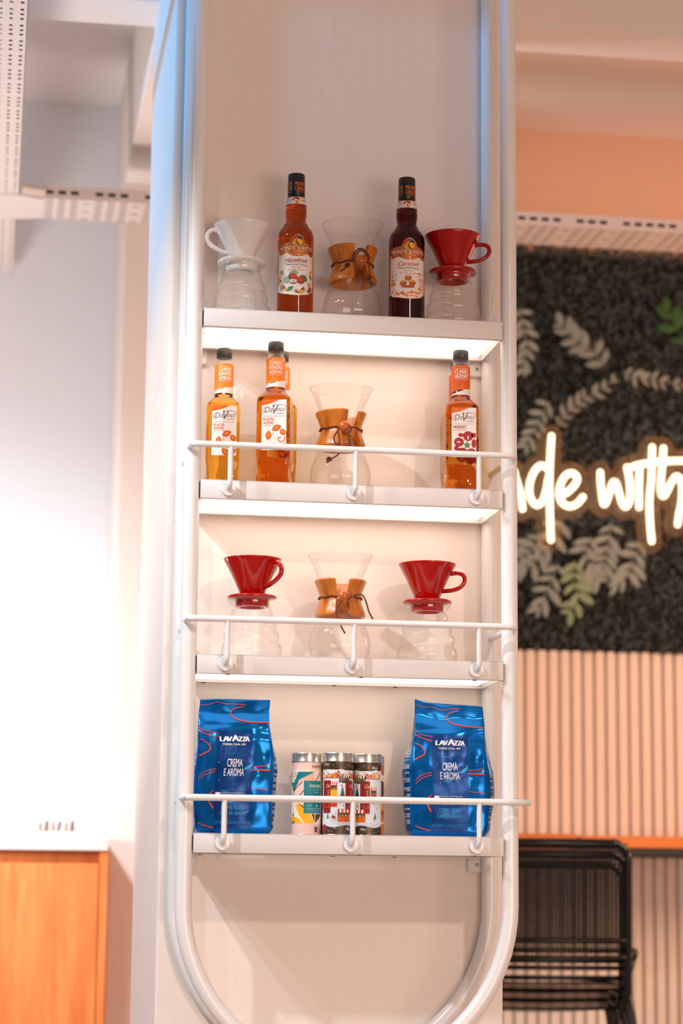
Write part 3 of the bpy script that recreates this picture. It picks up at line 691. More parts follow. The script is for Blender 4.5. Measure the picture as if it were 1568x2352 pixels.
# ------------------------------------------------------------------ coffee bags (bottom shelf)
def sstep(a, b, x):
    t = max(0., min(1., (x-a)/(b-a))); return t*t*(3-2*t)
def coffee_bag(label, x, y, rz, seed, lean, top_tab, bl, br):
    t = thing('coffee_bag', label, 'coffee bag', (x, y, ZS[3]), rz, 'blue foil bags of coffee beans')
    H = .262
    def dep(z): return interp([(0, .030), (.012, .037), (.06, .041), (.13, .040), (.18, .031), (.215, .016), (.238, .0035), (.30, .0022)], z)
    def wf(z): return interp([(0, .066), (.012, .0705), (.06, .0712), (.15, .0705), (.22, .0690), (.262, .0680)], z)
    def wr(u, z):
        a = sstep(.0, .03, z)*(1-sstep(.225, .245, z))
        n = noise.noise(Vector((u*22+seed*7, z*16, seed)))*.0042 + noise.noise(Vector((u*46+seed, z*34, seed*3)))*.0019
        fold = .0040*math.exp(-((z-.205-.06*u)/.010)**2) - .0040*math.exp(-((z-.190-.10*u)/.013)**2)*(.6+.4*math.sin(u*60+seed))
        dent = -.006*math.exp(-((u-.055)/.016)**2-((z-.150)/.022)**2)*br/.012 + .004*math.exp(-((u-.050)/.014)**2-((z-.118)/.014)**2)
        seal = .0012*math.sin(u*95+seed*2)*sstep(.225, .25, z)
        return a*(n+fold+dent)+seal
    def yf(u, z):
        c = abs(u)/wf(z); return -(dep(z)*(1-.22*c**2.5)+wr(u, z))
    def zt(u, z):
        # wavy torn-straight top edge
        k = sstep(.19, .262, z); return z+k*interp(top_tab, u)
    def xs(u, z): return u + lean*z + .0020*math.sin(z*40+seed)*sstep(.03, .1, z)
    def front(u, z, off): return (xs(u, z), yf(u, z)-off, zt(u, z))
    def bul(z, b): return b*interp([(0, .35), (.02, .7), (.08, 1.), (.125, 1.05), (.15, .8), (.18, .35), (.215, .06), (.24, 0)], z)
    NU, NS, NZ = 56, 10, 104; rings = []
    for j in range(NZ+1):
        z = H*j/NZ; w_ = wf(z); r = []
        for i in range(NU+1):
            u = -w_+2*w_*i/NU; r.append(front(u, z, 0))
        yr_, yb = yf(w_, z), dep(z)
        for i in range(1, NS):
            s = i/NS; bb = bul(z, br)*math.sin(PI*s)**.7*(1-.35*math.exp(-((s-.5)/.12)**2)*sstep(.12, .2, z)); r.append((xs(w_, z)+bb+.0012*noise.noise(Vector((s*8, z*60, seed+9))), yr_+(yb-yr_)*s, zt(w_, z)))
        for i in range(13):
            u = w_-2*w_*i/12; r.append((xs(u, z), dep(z)*(1-.15*(abs(u)/w_)**2), zt(u, z)))
        yl = yf(-w_, z)
        for i in range(1, NS):
            s = 1-i/NS; bb = bul(z, bl)*math.sin(PI*s)**.7; r.append((xs(-w_, z)-bb-.0012*noise.noise(Vector((s*8, z*60, seed+4))), yl+(yb-yl)*s, zt(-w_, z)))
        rings.append(r)
    mk('foil_body', loft(rings), FOIL, t, True)
    # printed front
    c0 = 735; U = lambda v: (v-c0)*.0001186; Zz = lambda v: (308-v/7.352)*.000872
    p = Print(front, .0007, .0002)
    p.rect(-.0355, .010, .0355, .2005, 'panel', 0)
    # big light glints of the artwork: pale drop and swirl shapes printed in the panel
    p.poly([(U(a), Zz(b)) for a, b in ((880, 1210), (930, 1170), (1010, 1110), (1030, 1060), (1030, 1140), (985, 1190), (930, 1215))], 'lblue', 1)
    for a in (.010,): p.stroke([(U(665)+.0098*math.cos(k*PI/10), Zz(885)+.0092*math.sin(k*PI/10)) for k in range(21)], .0008, 'teal', 1, 0)
    rg = random.Random(seed)
    for i in range(46):
        u, v = rg.uniform(-.033, .033), rg.uniform(.085, .165); p.ell(u, v, rg.uniform(.0002, .0009), rg.uniform(.0002, .0007), rg.choice(('lblue', 'snow', 'teal')), 1, rg.uniform(0, 3), 7)
    for i in range(9):
        u, v = rg.uniform(-.03, .03), rg.uniform(.03, .16); p.stroke([(u, v), (u+.006, v+rg.uniform(-.004, .004)), (u+.013, v+rg.uniform(-.006, .006))], lambda s: .0006+.0022*math.sin(PI*s), K['blue'] if i % 3 == 0 else K['panel2'], 1)
    # lettering
    L = [('L', 490, 560), ('A', 545, 640), ('V', 610, 700), ('A', 690, 815), ('Z', 795, 868), ('Z', 858, 925), ('A', 905, 985)]
    for ch, a, b in L:
        big = ch == 'A' and a == 690
        p.text(ch, U(a+6), Zz(752), U(b-6), Zz(648 if big else 672), 'white', 3, .06)
    p.text('TORINO, ITALIA, 1895', U(540), Zz(822), U(912), Zz(786), 'white', 3, .012)
    p.text('CREMA', U(608), Zz(1172), U(860), Zz(1042), 'white', 3, .0); p.text('E AROMA', U(565), Zz(1322), U(892), Zz(1200), 'white', 3, .0)
    p.ell(U(487), Zz(1600), .0043, .0052, 'white', 3, 0, 16, PI, 2*PI); p.rect(U(452), Zz(1602), U(523), Zz(1588), 'white', 3); p.rect(U(442), Zz(1652), U(525), Zz(1644), 'white', 3)
    p.stroke([(U(520), Zz(1595)), (U(536), Zz(1600)), (U(532), Zz(1622)), (U(512), Zz(1626))], .0009, 'white', 3)
    p.text('NOTE DI', U(545), Zz(1576), U(680), Zz(1554), 'lblue', 3, .01); p.text('ARACHIDI, NOCE MOSCATA', U(545), Zz(1612), U(925), Zz(1590), 'white', 3, .005); p.text('NOTES OF', U(545), Zz(1652), U(708), Zz(1630), 'lblue', 3, .01)
    p.text('PEANUT, NUTMEG', U(545), Zz(1690), U(800), Zz(1668), 'white', 3, .005)
    p.text('COFFEE BEANS', U(540), Zz(1866), U(912), Zz(1796), 'lblue', 3, -.006); p.text('CAFÉ EN GRAINS', U(515), Zz(1952), U(938), Zz(1878), 'lblue', 3, -.006)
    p.text('NET WEIGHT 2.2 lb (1000 g e) POIDS NET', U(440), Zz(2115), U(1030), Zz(2050), 'blue', 3, -.004)
    # orange ribbons
    def rb(pts, w0): p.stroke([(max(-.0685, min(.0685, U(a))), Zz(b)) for a, b in pts], lambda s: w0*.0001186*(.55+.45*s), ORANGE_RED, 2, 6)
    rb(((890, 160), (740, 175), (685, 230), (690, 290), (760, 360), (860, 400), (1000, 425), (1315, 432)), 24)
    rb(((160, 152), (300, 142), (450, 110), (560, 128), (720, 105), (920, 130)), 12)
    rb(((150, 520), (250, 575), (340, 595), (435, 610)), 13); rb(((145, 578), (280, 635), (435, 680)), 19)
    rb(((130, 720), (200, 730), (280, 780), (330, 850), (300, 920), (210, 965), (130, 1000)), 22)
    rb(((130, 1345), (220, 1275), (320, 1230), (425, 1208)), 14); rb(((130, 1392), (250, 1310), (350, 1270), (425, 1250)), 13)
    rb(((418, 1565), (360, 1620), (345, 1700), (370, 1780), (410, 1850)), 28); rb(((110, 2080), (260, 2120), (410, 2160)), 19)
    rb(((1030, 1170), (1180, 1155), (1350, 1130)), 15); rb(((1030, 1220), (1190, 1219), (1350, 1218)), 30); rb(((1030, 1512), (1190, 1525), (1345, 1538)), 15)
    p.build('printed_front', t, .0045, .0045, 'blue printed front panel reading LAVAZZA CREMA E AROMA')
    # small print down the gussets
    for sd, b in ((-1, bl), (1, br)):
        def side(s, z, off, sd=sd, b=b):
            w_ = wf(z); y0 = yf(sd*w_, z); return (xs(sd*w_, z)+sd*(bul(z, b)*math.sin(PI*max(.001, min(.999, s)))**.7+off+.0006), y0+(dep(z)-y0)*s-off*.5, zt(sd*w_, z))
        q = Print(side, .0004, .0002); rg = random.Random(seed+sd*11)
        z = .195
        while z > .158: q.rect(.06, z, .50, z+.0009, 'snow', 1); z -= .0021
        while z > .02:
            n_ = rg.choice((2, 3, 4, 1))
            for i in range(n_):
                q.rect(.08, z, rg.uniform(.2, .44), z+.0008, 'snow', 1); z -= .0022
            z -= rg.uniform(.003, .009)
        q.build('side_print', t, .06, .006)
    return t
ORANGE_RED = mat('ribbon_orange', (236, 62, 16), .4)
K['panel2'] = flat('bag_panel_swirl', (0, 92, 164), .3, .4)
coffee_bag('upright blue foil coffee bag at the left end of the bottom shelf', -.2160, .100, -.10, 2, .004, [(-.07, .0005), (-.03, .002), (.0, -.002), (.03, .0005), (.07, .0015)], .011, .013)
coffee_bag('crumpled blue foil coffee bag leaning at the right end of the bottom shelf', .2085, .098, -.045, 5, .010, [(-.07, .010), (-.04, .003), (-.01, -.004), (.02, .0005), (.05, -.001), (.07, -.003)], .018, .022)

# ------------------------------------------------------------------ tea tins (bottom shelf)
LID = mat('tin_lid', (206, 204, 200), .27, metal=1., bump=(40, .04, (1, 1, .1)))
def tin(label, x, y, rz, kind):
    t = thing('tea_tin', label, 'tin', (x, y, ZS[3]), rz, 'cylindrical tea tins')
    R = .0292
    bodym = dict(oolong=K['pink'], winter=K['snow'], orange=K['orange'], dark=K['night'])[kind]
    mk('tin_body', lathe([(.0001, .001), (.0285, .0), (.0292, .0012), (.0292, .1405), (.0288, .142), (.0001, .142)], 64), bodym, t, True, auto=40)
    mk('base_rim', lathe([(.0292, .0002), (.0297, .0006), (.0297, .0018), (.0292, .0024)], 64), LID, t)
    mk('lid', lathe([(.0001, .1570), (.0245, .1570), (.0258, .1576), (.0270, .1600), (.0284, .1600), (.0297, .1590), (.0300, .1575), (.0301, .1440), (.0306, .1432), (.0306, .1418), (.0294, .1416), (.0290, .1416)], 64), LID, t, True, auto=45)
    p = Print(cylmap(R), .0003, .00012)
    mm = .0001336
    if kind == 'oolong':
        X = lambda v: arcx((v-309)*mm, R); Zt = lambda v: (1290-v)*mm
        P = lambda pts, m, L: p.poly([(X(a), Zt(b)) for a, b in pts], m, L)
        p.rect(-.07, Zt(1120), .07, Zt(345), 'cream', 0)
        P([(60, 380), (185, 375), (420, 372), (330, 440), (240, 480), (190, 520), (150, 590), (126, 650), (100, 540), (60, 470)], 'teal', 1)
        P([(60, 372), (185, 375), (165, 450), (130, 530), (100, 520), (60, 470)], 'cream', 2)
        rg = random.Random(1)
        for i in range(16): p.ell(X(rg.uniform(98, 165)), Zt(rg.uniform(385, 505)), .0009, .0011, 'black', 3, 0, 8)
        P([(195, 500), (240, 470), (420, 385), (415, 503), (272, 503), (272, 640), (200, 740), (130, 740), (135, 660)], 'pink', 1)
        P([(200, 495), (240, 470), (415, 385), (412, 500)], 'salmon', 2)
        for a in (((125, 800), (125, 650), (85, 540)), ((125, 660), (190, 520)), ((130, 655), (245, 520)), ((195, 745), (270, 645)), ((440, 500), (500, 375)), ((200, 830), (270, 890)), ((250, 850), (270, 900))):
            p.stroke([(X(i), Zt(j)) for i, j in a], .0016, 'brown', 3, 0)
        P([(160, 835), (205, 845), (270, 890), (300, 970), (370, 980), (425, 1117), (285, 1117), (205, 1000), (175, 920)], 'yellow', 2)
        P([(60, 1050), (125, 1012), (200, 1045), (265, 1117), (60, 1117)], 'yellow', 2); P([(103, 1117), (125, 1070), (150, 1117)], 'teal', 3); P([(112, 1010), (124, 950), (134, 1010)], 'teal', 3)
        P([(385, 980), (432, 1115), (428, 985)], 'brown', 2); P([(440, 1112), (440, 985), (512, 985), (480, 1060)], 'brown', 2); P([(510, 1117), (560, 990), (620, 1117)], 'yellow', 2)
        p.rect(X(272), Zt(975), X(509), Zt(503), 'teal', 4)
        p.text('MIM', X(392), Zt(316), X(494), Zt(280), 'black', 5, .0); p.text('OOLONG', X(356), Zt(598), X(508), Zt(558), 'white', 6, .01); p.text('Oolong', X(415), Zt(682), X(475), Zt(660), 'white', 6, .0)
        for b, a0, a1 in ((628, 400, 490), (738, 315, 505), (935, 380, 495), (962, 410, 495)): p.rect(X(a0), Zt(b+3), X(a1), Zt(b), 'snow', 6)
        p.stroke([(X(320), Zt(840)), (X(320), Zt(905)), (X(505), Zt(905)), (X(505), Zt(840))], .0005, 'snow', 6, 0); p.text('Cold', X(342), Zt(868), X(382), Zt(850), 'white', 6); p.rect(X(450), Zt(880), X(462), Zt(848), 'snow', 6)
        for k in range(3):
            for sg in (-1, 1): p.leaf(X(449+sg*11), Zt(1180+26*k), .0045, .0018, sg*.8, 'black', 5)
        p.rect(X(445), Zt(1242), X(452), Zt(1170), 'black', 5)
    elif kind in ('winter', 'winter2'):
        X = lambda v: arcx((v-779)*mm, R); Zt = lambda v: (1296-v)*mm
        P = lambda pts, m, L: p.poly([(X(a), Zt(b)) for a, b in pts], m, L)
        rg = random.Random(7)
        fz = .5
        top = [(-.09+.18*i/40, Zt(345)+.0012*math.sin(i*1.3)+.0008*math.sin(i*2.9)) for i in range(41)]
        p.poly([(-.09, Zt(200))]+top+[(.09, Zt(200))], 'night', 0)
        bot = [(-.09+.18*i/40, Zt(1165)+.0022*math.sin(i*.55+1)) for i in range(41)]
        p.poly([(-.09, .0012)]+bot+[(.09, .0012)], 'night', 0)
        for i in range(70):
            p.ell(rg.uniform(-.06, .06), rg.choice((rg.uniform(Zt(330), Zt(215)), rg.uniform(Zt(1285), Zt(1190)))), .0005, .0005, 'white', 1, 0, 6)
        p.poly([(-.06, Zt(470)), (-.03, Zt(420)), (0, Zt(450)), (.02, Zt(395)), (.06, Zt(450)), (.06, Zt(480)), (-.06, Zt(480))], 'sky', 1)
        # the row of houses
        u = -.055
        while u < .055:
            wd = rg.uniform(.0022, .0046); h = rg.uniform(.005, .0115); c = rg.choice(('dorange', 'tan', 'rust', 'orange', 'paleor', 'cream'))
            p.rect(u, Zt(468), u+wd, Zt(468)+h, c, 2); p.poly([(u, Zt(468)+h), (u+wd, Zt(468)+h), (u+wd/2, Zt(468)+h+wd*.7)], rg.choice(('maroon', 'rust', 'white', 'dorange')), 2)
            for k in range(int(h/.003)): p.rect(u+wd*.25, Zt(468)+.001+.003*k, u+wd*.7, Zt(468)+.0022+.003*k, rg.choice(('brown', 'cream', 'yellow')), 3)
            u += wd+rg.uniform(.0001, .0006)
        p.rect(-.055, Zt(474), .055, Zt(466), 'rust', 3)
        # red label plates
        for a, b in ((-.0335, -.0148), (.0153, .034)):
            pts = [(a, Zt(975)), (b, Zt(975))]+[(b+(a-b)*i/10, Zt(510)+(.0008 if i % 2 else -.0002)) for i in range(11)]
            p.poly(pts, 'maroon', 4)
            p.text('Chai', a+.0085, Zt(610), b-.0005, Zt(555), 'paleor', 5, 0, .3)
            for k in range(5): p.rect(a+.012, Zt(650+20*k), a+.012+.0035, Zt(644+20*k), 'paleor', 5)
            p.stroke([(a+.006, Zt(850)), (a+.006, Zt(895)), (b-.003, Zt(895)), (b-.003, Zt(850))], .0004, 'paleor', 5, 0)
        # market stalls with striped awnings
        def stall(cx, zb, wd, h, col, L):
            p.rect(cx-wd/2, zb, cx+wd/2, zb+h*.42, col, L); p.rect(cx-wd/2, zb+h*.42, cx+wd/2, zb+h*.75, 'brown', L)
            n = 7
            for k in range(n): p.rect(cx-wd/2+wd*k/n, zb+h*.72, cx-wd/2+wd*(k+1)/n, zb+h, 'white' if k % 2 else ('scarlet' if col != 'brown' else 'black'), L+1)
            for k in range(4): p.ell(cx-wd*.35+wd*.23*k, zb+h*.5, wd*.05, wd*.07, rg.choice(('yellow', 'red', 'orange', 'white')), L+2, 0, 8)
        stall(-.0085, Zt(730), .0125, .028, 'yellow', 5); stall(.0165, Zt(545), .018, .014, 'brown', 5); stall(.0125, Zt(1100), .0255, .024, 'dorange', 6); stall(-.0085, Zt(885), .0135, .0185, 'scarlet', 5)
        stall(-.036, Zt(900), .012, .022, 'scarlet', 5); stall(.042, Zt(760), .012, .022, 'rust', 5)
        p.rect(.0012, Zt(915), .0145, Zt(540), 'snow', 4)
        def fir(cx, zb, h, m, L):
            for k in range(5):
                w_ = h*.30*(1-.16*k); z0 = zb+h*(.08+.17*k); p.poly([(cx-w_, z0), (cx+w_, z0), (cx, z0+h*.30)], m, L)
            p.rect(cx-h*.03, zb, cx+h*.03, zb+h*.1, 'brown', L)
        fir(.0086, Zt(748), .0195, 'dteal', 6); fir(-.0205, Zt(1060), .011, 'green', 6); fir(.004, Zt(540), .013, 'dgrey', 6); fir(.0455, Zt(1060), .012, 'green', 5); fir(-.042, Zt(1040), .014, 'dteal', 5)
        p.rect(.0055, Zt(590), .0085, Zt(570), 'red', 6)
        # little people and deer
        for i in range(34):
            a, b = rg.uniform(-.05, .05), rg.uniform(Zt(1090), Zt(760))
            if -.034 < a < -.0148 or .0153 < a < .034 and b > Zt(975): continue
            h = rg.uniform(.0028, .0048); c = rg.choice(('red', 'dteal', 'dorange', 'black', 'teal', 'brown', 'maroon'))
            p.poly([(a-h*.22, b), (a+h*.22, b), (a+h*.12, b+h*.7), (a-h*.12, b+h*.7)], c, 7); p.ell(a, b+h*.85, h*.15, h*.15, 'tan', 7, 0, 8)
        p.ell(-.0075, Zt(1035), .0032, .0020, 'red', 7, .3, 10); p.stroke([(-.0055, Zt(1035)), (-.0052, Zt(1080))], .0007, 'red', 7, 0); p.stroke([(-.0092, Zt(1035)), (-.0098, Zt(1075))], .0007, 'red', 7, 0)
        p.ell(-.0295, Zt(1195), .0050, .0082, 'red', 6, 0, 16)
        p.text('Mimi', .017, Zt(1222), .0265, Zt(1182), 'white', 6, 0, .2); p.text('More', -.0290, Zt(290), -.0182, Zt(250), 'white', 6, 0, .25); p.text('More', .038, Zt(330), .050, Zt(285), 'white', 6, 0, .25)
    elif kind == 'orange':
        p.poly([(.0, .001), (.07, .001), (.07, .024), (.03, .030), (.0, .022)], 'orange', 1)
        p.poly([(.0, .095), (.02, .110), (.035, .120), (.05, .085), (.04, .060), (.03, .075)], 'brown', 1); p.poly([(.0, .04), (.03, .045), (.06, .03), (.06, .065), (.02, .060)], 'scarlet', 1)
        p.poly([(.0, .125), (.07, .118), (.07, .140), (.0, .140)], 'dorange', 1); p.poly([(.01, .115), (.04, .108), (.05, .120), (.02, .124)], 'cream', 2)
        p.poly([(.02, .075), (.045, .085), (.05, .060), (.03, .05)], 'yellow', 2); p.rect(.0, .026, .07, .030, 'cream', 2)
    else:
        for k in range(9): p.rect(-.06, .100-.011*k, .06, .104-.011*k, ('dorange', 'rust', 'brown')[k % 3], 1)
        p.rect(-.06, .12, .06, .138, 'black', 1)
    p.build('printed_wrap', t, .003)
    return t
tin('pink tea tin with a teal oolong label standing leftmost of the tins', -.0735, .088, VIS, 'oolong')
tin('snowy winter market tea tin standing in front in the middle of the tins', -.0155, .062, VIS, 'winter')
tw = tin('snowy winter market tea tin standing right of the middle tin', .0440, .082, VIS-.95, 'winter')
tin('orange patterned tea tin half hidden behind the right winter tin', .0600, .146, VIS, 'orange')
tin('dark striped tea tin nearly hidden behind the pink and middle tins', -.0420, .146, VIS, 'dark')

# ------------------------------------------------------------------ cable trays under the ceiling
TRAYM = mat('tray_steel', (226, 214, 206), .45, metal=.25)
TZ = 2.614
def perforated(nu, nv, du, dv, hole):
    """flat sheet in (u,v): rows of rectangular holes are left open"""
    V, F = [], []
    us = [0]; vs = [0]
    for i in range(nu): us += [i*du+du*hole[0], i*du+du*(1-hole[0]), (i+1)*du]
    for j in range(nv): vs += [j*dv+dv*hole[1], j*dv+dv*(1-hole[1]), (j+1)*dv]
    for v in vs:
        for u in us: V.append((u, v, 0))
    n = len(us)
    for j in range(len(vs)-1):
        for i in range(n-1):
            if i % 3 == 1 and j % 3 == 1 and hole[2]((i-1)//3, (j-1)//3): continue
            F.append((j*n+i, j*n+i+1, (j+1)*n+i+1, (j+1)*n+i))
    return V, F
def thick(vf, t):
    v, f = vf; n = len(v)
    V = list(v)+[(a, b, c+t) for a, b, c in v]; F = list(f)+[tuple(i+n for i in q)[::-1] for q in f]
    return V, F
# cross tray (along x)
tr = thing('cable_tray', 'white perforated cable tray running across in front of the back wall', 'cable tray', (-.594, 1.80, TZ))
L = 2.8
bot = perforated(int(L/.0345), 8, .0345, .024, (.20, .36, lambda i, j: i % 4 != 3 or j % 3 == 1))
lip = perforated(int(L/.0345), 1, .0345, .038, (.18, .36, lambda i, j: i % 10 not in (3, 7)))
mk('tray_bottom', thick(bot, .0012), TRAYM, tr, False)
fl = [(u, c, v) for u, v, c in thick(lip, .0012)[0]]
mk('tray_lip', (fl, thick(lip, .0012)[1]), TRAYM, tr, False)
mk('tray_lip', ([(a, b+.192, c) for a, b, c in fl], thick(lip, .0012)[1]), TRAYM, tr, False)
# depth tray (along y)
tr2 = thing('cable_tray', 'white perforated cable tray running towards the back wall at the upper left', 'cable tray', (-.662, -.8, TZ))
L2 = 2.58
b2_ = perforated(9, int(L2/.0135), .0235, .0135, (.33, .12, lambda i, j: j % 7 in (0, 2, 4)))
mk('tray_bottom', ([(-a, b, c) for a, b, c in thick(b2_, .0012)[0]], thick(b2_, .0012)[1]), TRAYM, tr2, False)
mk('tray_lip', box(-.0012, 0, 0, L2, 0, .038), TRAYM, tr2, False); mk('tray_lip', box(-.2212, -.22, 0, L2, 0, .038), TRAYM, tr2, False)
tr3 = thing('cable_tray', 'short end of cable tray between the junction plate and the back wall', 'cable tray', (-.668, 2.005, TZ))
b3_ = perforated(9, 45, .0235, .0135, (.33, .12, lambda i, j: j % 7 in (0, 2, 4)))
mk('tray_bottom', ([(-a, b, c) for a, b, c in thick(b3_, .0012)[0]], thick(b3_, .0012)[1]), TRAYM, tr3, False)
mk('tray_lip', box(-.0012, 0, 0, .62, 0, .038), TRAYM, tr3, False)
# junction plate
jp = thing('junction_plate', 'plain white junction plate joining the cable trays', 'tray joint', (0, 0, TZ-.002))
mk('plate', ([(-.95, 1.782, 0), (-.655, 1.782, 0), (-.605, 1.805, 0), (-.592, 1.805, 0), (-.592, 1.99, 0), (-.605, 1.99, 0), (-.655, 2.006, 0), (-.95, 2.006, 0)] + [(a, b, .0018) for a, b in ((-.95, 1.782), (-.655, 1.782), (-.605, 1.805), (-.592, 1.805), (-.592, 1.99), (-.605, 1.99), (-.655, 2.006), (-.95, 2.006))],
    [tuple(range(8))[::-1], tuple(range(8, 16))] + [(i, (i+1) % 8, 8+(i+1) % 8, 8+i) for i in range(8)]), TRAYM, jp, False)
mk('plate_flange', join(tube([(-.655, 1.782, .02), (-.592, 1.803, .02)], .016, 4)), TRAYM, jp, False)
mk('plate_bolt', xf(lathe([(.0001, 0), (.006, 0), (.006, .004), (.0001, .004)], 8), (-.625, 1.785, .022), Matrix.Rotation(PI/2, 3, 'X').to_quaternion()), STEEL, jp)
CABLE = mat('cable_black', (24, 22, 22), .5); CABB = mat('cable_brown', (120, 72, 40), .5)
rg = random.Random(3)
for i in range(7):
    yy = 1.8135+i*.0255
    tag(mk('cable', tube([(-.59+.3*k, yy+(rg.uniform(-.003, .003) if i else 0), TZ+(.0195 if i == 0 else .010)) for k in range(10)], .0085 if i else .0105, 8), CABLE if i % 3 != 1 else CABB), 'dark cable lying in the cross cable tray', 'cable', 'cables in the cross tray')
for i in range(5):
    xx = -.676-i*.030
    tag(mk('cable', tube([(xx+rg.uniform(-.006, .006), -.78+.2*k, TZ+.0105) for k in range(13)], .0085, 8), CABB if i in (0,) else CABLE), 'dark cable lying in the left cable tray', 'cable', 'cables in the left tray')

# ------------------------------------------------------------------ counter on the left
OAK = mat('cabinet_wood', (238, 146, 82), .45, noise_col=((222, 116, 54), 6, (6, 6, .5), .35, .7))
STONE = mat('worktop_stone', (236, 224, 216), .3)
cb = thing('counter_cabinet', 'orange wooden counter cabinet at the lower left', 'cabinet', (0, 0, 0))
mk('carcass', join(rbox(-1.90, -.356, 2.075, 2.63, .08, .822, .002, 1), box(-.378, -.356, 2.012, 2.08, .08, .822)), OAK, cb, False)
for i in range(3):
    x1 = -.380-.50*i
    mk('cabinet_door', rbox(x1-.496, x1, 2.012, 2.034, .09, .789, .002, 1), OAK, cb, False)
mk('plinth', box(-1.88, -.37, 2.06, 2.6, 0, .08), DARK, cb, False)
wt = mk('worktop', rbox(-1.92, -.356, 2.002, 2.646, .8235, .861, .002, 1), STONE, None, False)
tag(wt, 'pale stone worktop on the orange wooden counter', 'worktop')
hd = mk('sachet_tray', join(box(-.545, -.430, 2.25, 2.33, .861, .866), box(-.545, -.430, 2.25, 2.253, .866, .881), box(-.545, -.430, 2.327, 2.33, .866, .881)), WHITE_CER, None, False)
tag(hd, 'small white tray of sugar sachets on the stone worktop', 'tray')
SACH = [mat('sachet_brown', (196, 120, 72), .6), mat('sachet_dark', (96, 66, 50), .6), mat('sachet_tan', (226, 160, 112), .6)]
for i in range(9):
    sx = -.537+i*.0122
    if i == 5: continue
    v, f = rbox(-.004, .004, -.016, .016, 0, .042+.004*(i % 3), .001, 1)
    tag(mk('sugar_sachet', xf((v, f), (sx, 2.29, .866), Matrix.Rotation(.18*math.sin(i*2.1), 3, 'Y').to_quaternion()), SACH[i % 3]), 'narrow paper sugar sachet standing in the white tray', 'sachet', 'sugar sachets on the worktop')

# ------------------------------------------------------------------ foliage panel with neon lettering, right
LEAFD = mat('moss_dark', (84, 98, 102), .7, noise_col=((54, 62, 66), 30, (1, 1, 1), .35, .65))
FERN = mat('fern_grey', (136, 146, 142), .55); FERN2 = mat('fern_green', (128, 150, 116), .55); GREENL = mat('leaf_green', (56, 98, 50), .5)
YG = 2.60; GZ0, GZ1, GX0, GX1 = 1.478, 2.775, .52, 2.05
rg = random.Random(11); V, F = [], []
for i in range(15000):
    a, b = rg.uniform(GX0, GX1), rg.uniform(GZ0, GZ1)
    if rg.random() < .06: b = GZ1+rg.uniform(-.01, .022)
    d = rg.uniform(.004, .040); th = rg.uniform(0, 2*PI); Lf = rg.uniform(.012, .026); Wf = Lf*rg.uniform(.3, .5)
    c, s_ = math.cos(th), math.sin(th); tl = rg.uniform(-.012, .012); n = len(V)
    for (p_, q_, r_) in ((-Lf/2, 0, 0), (0, -Wf/2, .003), (Lf/2, 0, 0), (0, Wf/2, .003)):
        V.append((a+p_*c-q_*s_, YG+.03-d+tl*p_/Lf*2-r_, b+p_*s_+q_*c))
    F.append((n, n+1, n+2, n+3))
pan = thing('foliage_panel', 'dark green artificial foliage panel above the fluted wall', 'plant wall', (0, 0, 0))
mk('backing_board', rbox(GX0, GX1, YG+.028, YG+.048, GZ0, GZ1, .002, 1), mat('board_dark', (20, 22, 20), .9), pan, False)
mo = mk('leaf_mat', (V, F), LEAFD, pan, False); mo['kind'] = 'stuff'
# fern sprays
def leafmesh(Lf, Wf):
    V, F = [], []; n = 6
    for i in range(n+1):
        t = i/n; wd = Wf*math.sin(PI*min(1, t*.96+.04))**.8*.5
        V += [(t*Lf, -wd, -.15*Wf*t), (t*Lf, 0, .10*Wf-.15*Wf*t), (t*Lf, wd, -.15*Wf*t)]
    for i in range(n): F += [(3*i, 3*i+3, 3*i+4, 3*i+1), (3*i+1, 3*i+4, 3*i+5, 3*i+2)]
    return V, F
lm = {}
frg = random.Random(21)
def spray(label, pts, nl, Lf, Wf, m, name='fern_spray'):
    x0, y0, z0 = pts[0]
    t = thing(name, label, 'plant', pts[0], 0, 'fern sprays on the foliage panel')
    P = catmull([(a-x0, b-y0, c-z0) for a, b, c in pts], 8)
    mk('stem', tube(P, .0022, 6), m, t)
    key = (Lf, Wf, m.name)
    for i in range(nl):
        s = (i+.6)/nl; q = P[int(s*(len(P)-1))]; tn = (P[min(len(P)-1, int(s*(len(P)-1))+1)]-P[max(0, int(s*(len(P)-1))-1)]).normalized()
        base_a = math.atan2(tn.z, tn.x)
        for sd in (-1, 1):
            if key not in lm:
                o = mk('leaf', leafmesh(Lf, Wf), m, t); lm[key] = o
            else:
                o = lm[key].copy(); COL.objects.link(o); o.parent = t
            ang = base_a+sd*(.95-.35*s)+frg.uniform(-.3, .3); k = (.65+.5*math.sin(PI*(.15+.8*s)))*frg.uniform(.8, 1.25)
            o.matrix_local = Matrix.Translation(q+Vector((0, -.006-.004*(i % 2), 0))) @ Matrix.Rotation(-ang, 4, 'Y') @ Matrix.Rotation(PI/2+.3*sd, 4, 'X') @ Matrix.Scale(k, 4)
    return t
def W(px, py, dy=0.):   # neon/fern design grid on the panel plane (x to the right, z up) in metres
    return (.8647+px/1568*.594+.6*dy*.03, 2.50+dy, 2.2243-py/2176*.798+px/1568*.0252)
def G(px, py): a = W(px, py); return (a[0]+.012, 2.545, a[2]+.012)
spray('grey fern spray hanging just below the letter d of the neon sign', [G(520, 980), G(420, 1180), G(300, 1330), G(180, 1420)], 6, .056, .021, FERN)
spray('grey fern spray curling below the letter e of the neon sign', [G(930, 1000), G(900, 1220), G(850, 1380), G(740, 1500)], 7, .054, .018, FERN)
spray('pale green fern spray, lowest on the foliage panel', [G(620, 1330), G(600, 1500), G(640, 1660), G(560, 1800)], 6, .050, .021, FERN2)
spray('grey fern spray at the lower right of the letter t', [G(1200, 1180), G(1120, 1330), G(1060, 1480), G(960, 1560)], 6, .050, .019, FERN)
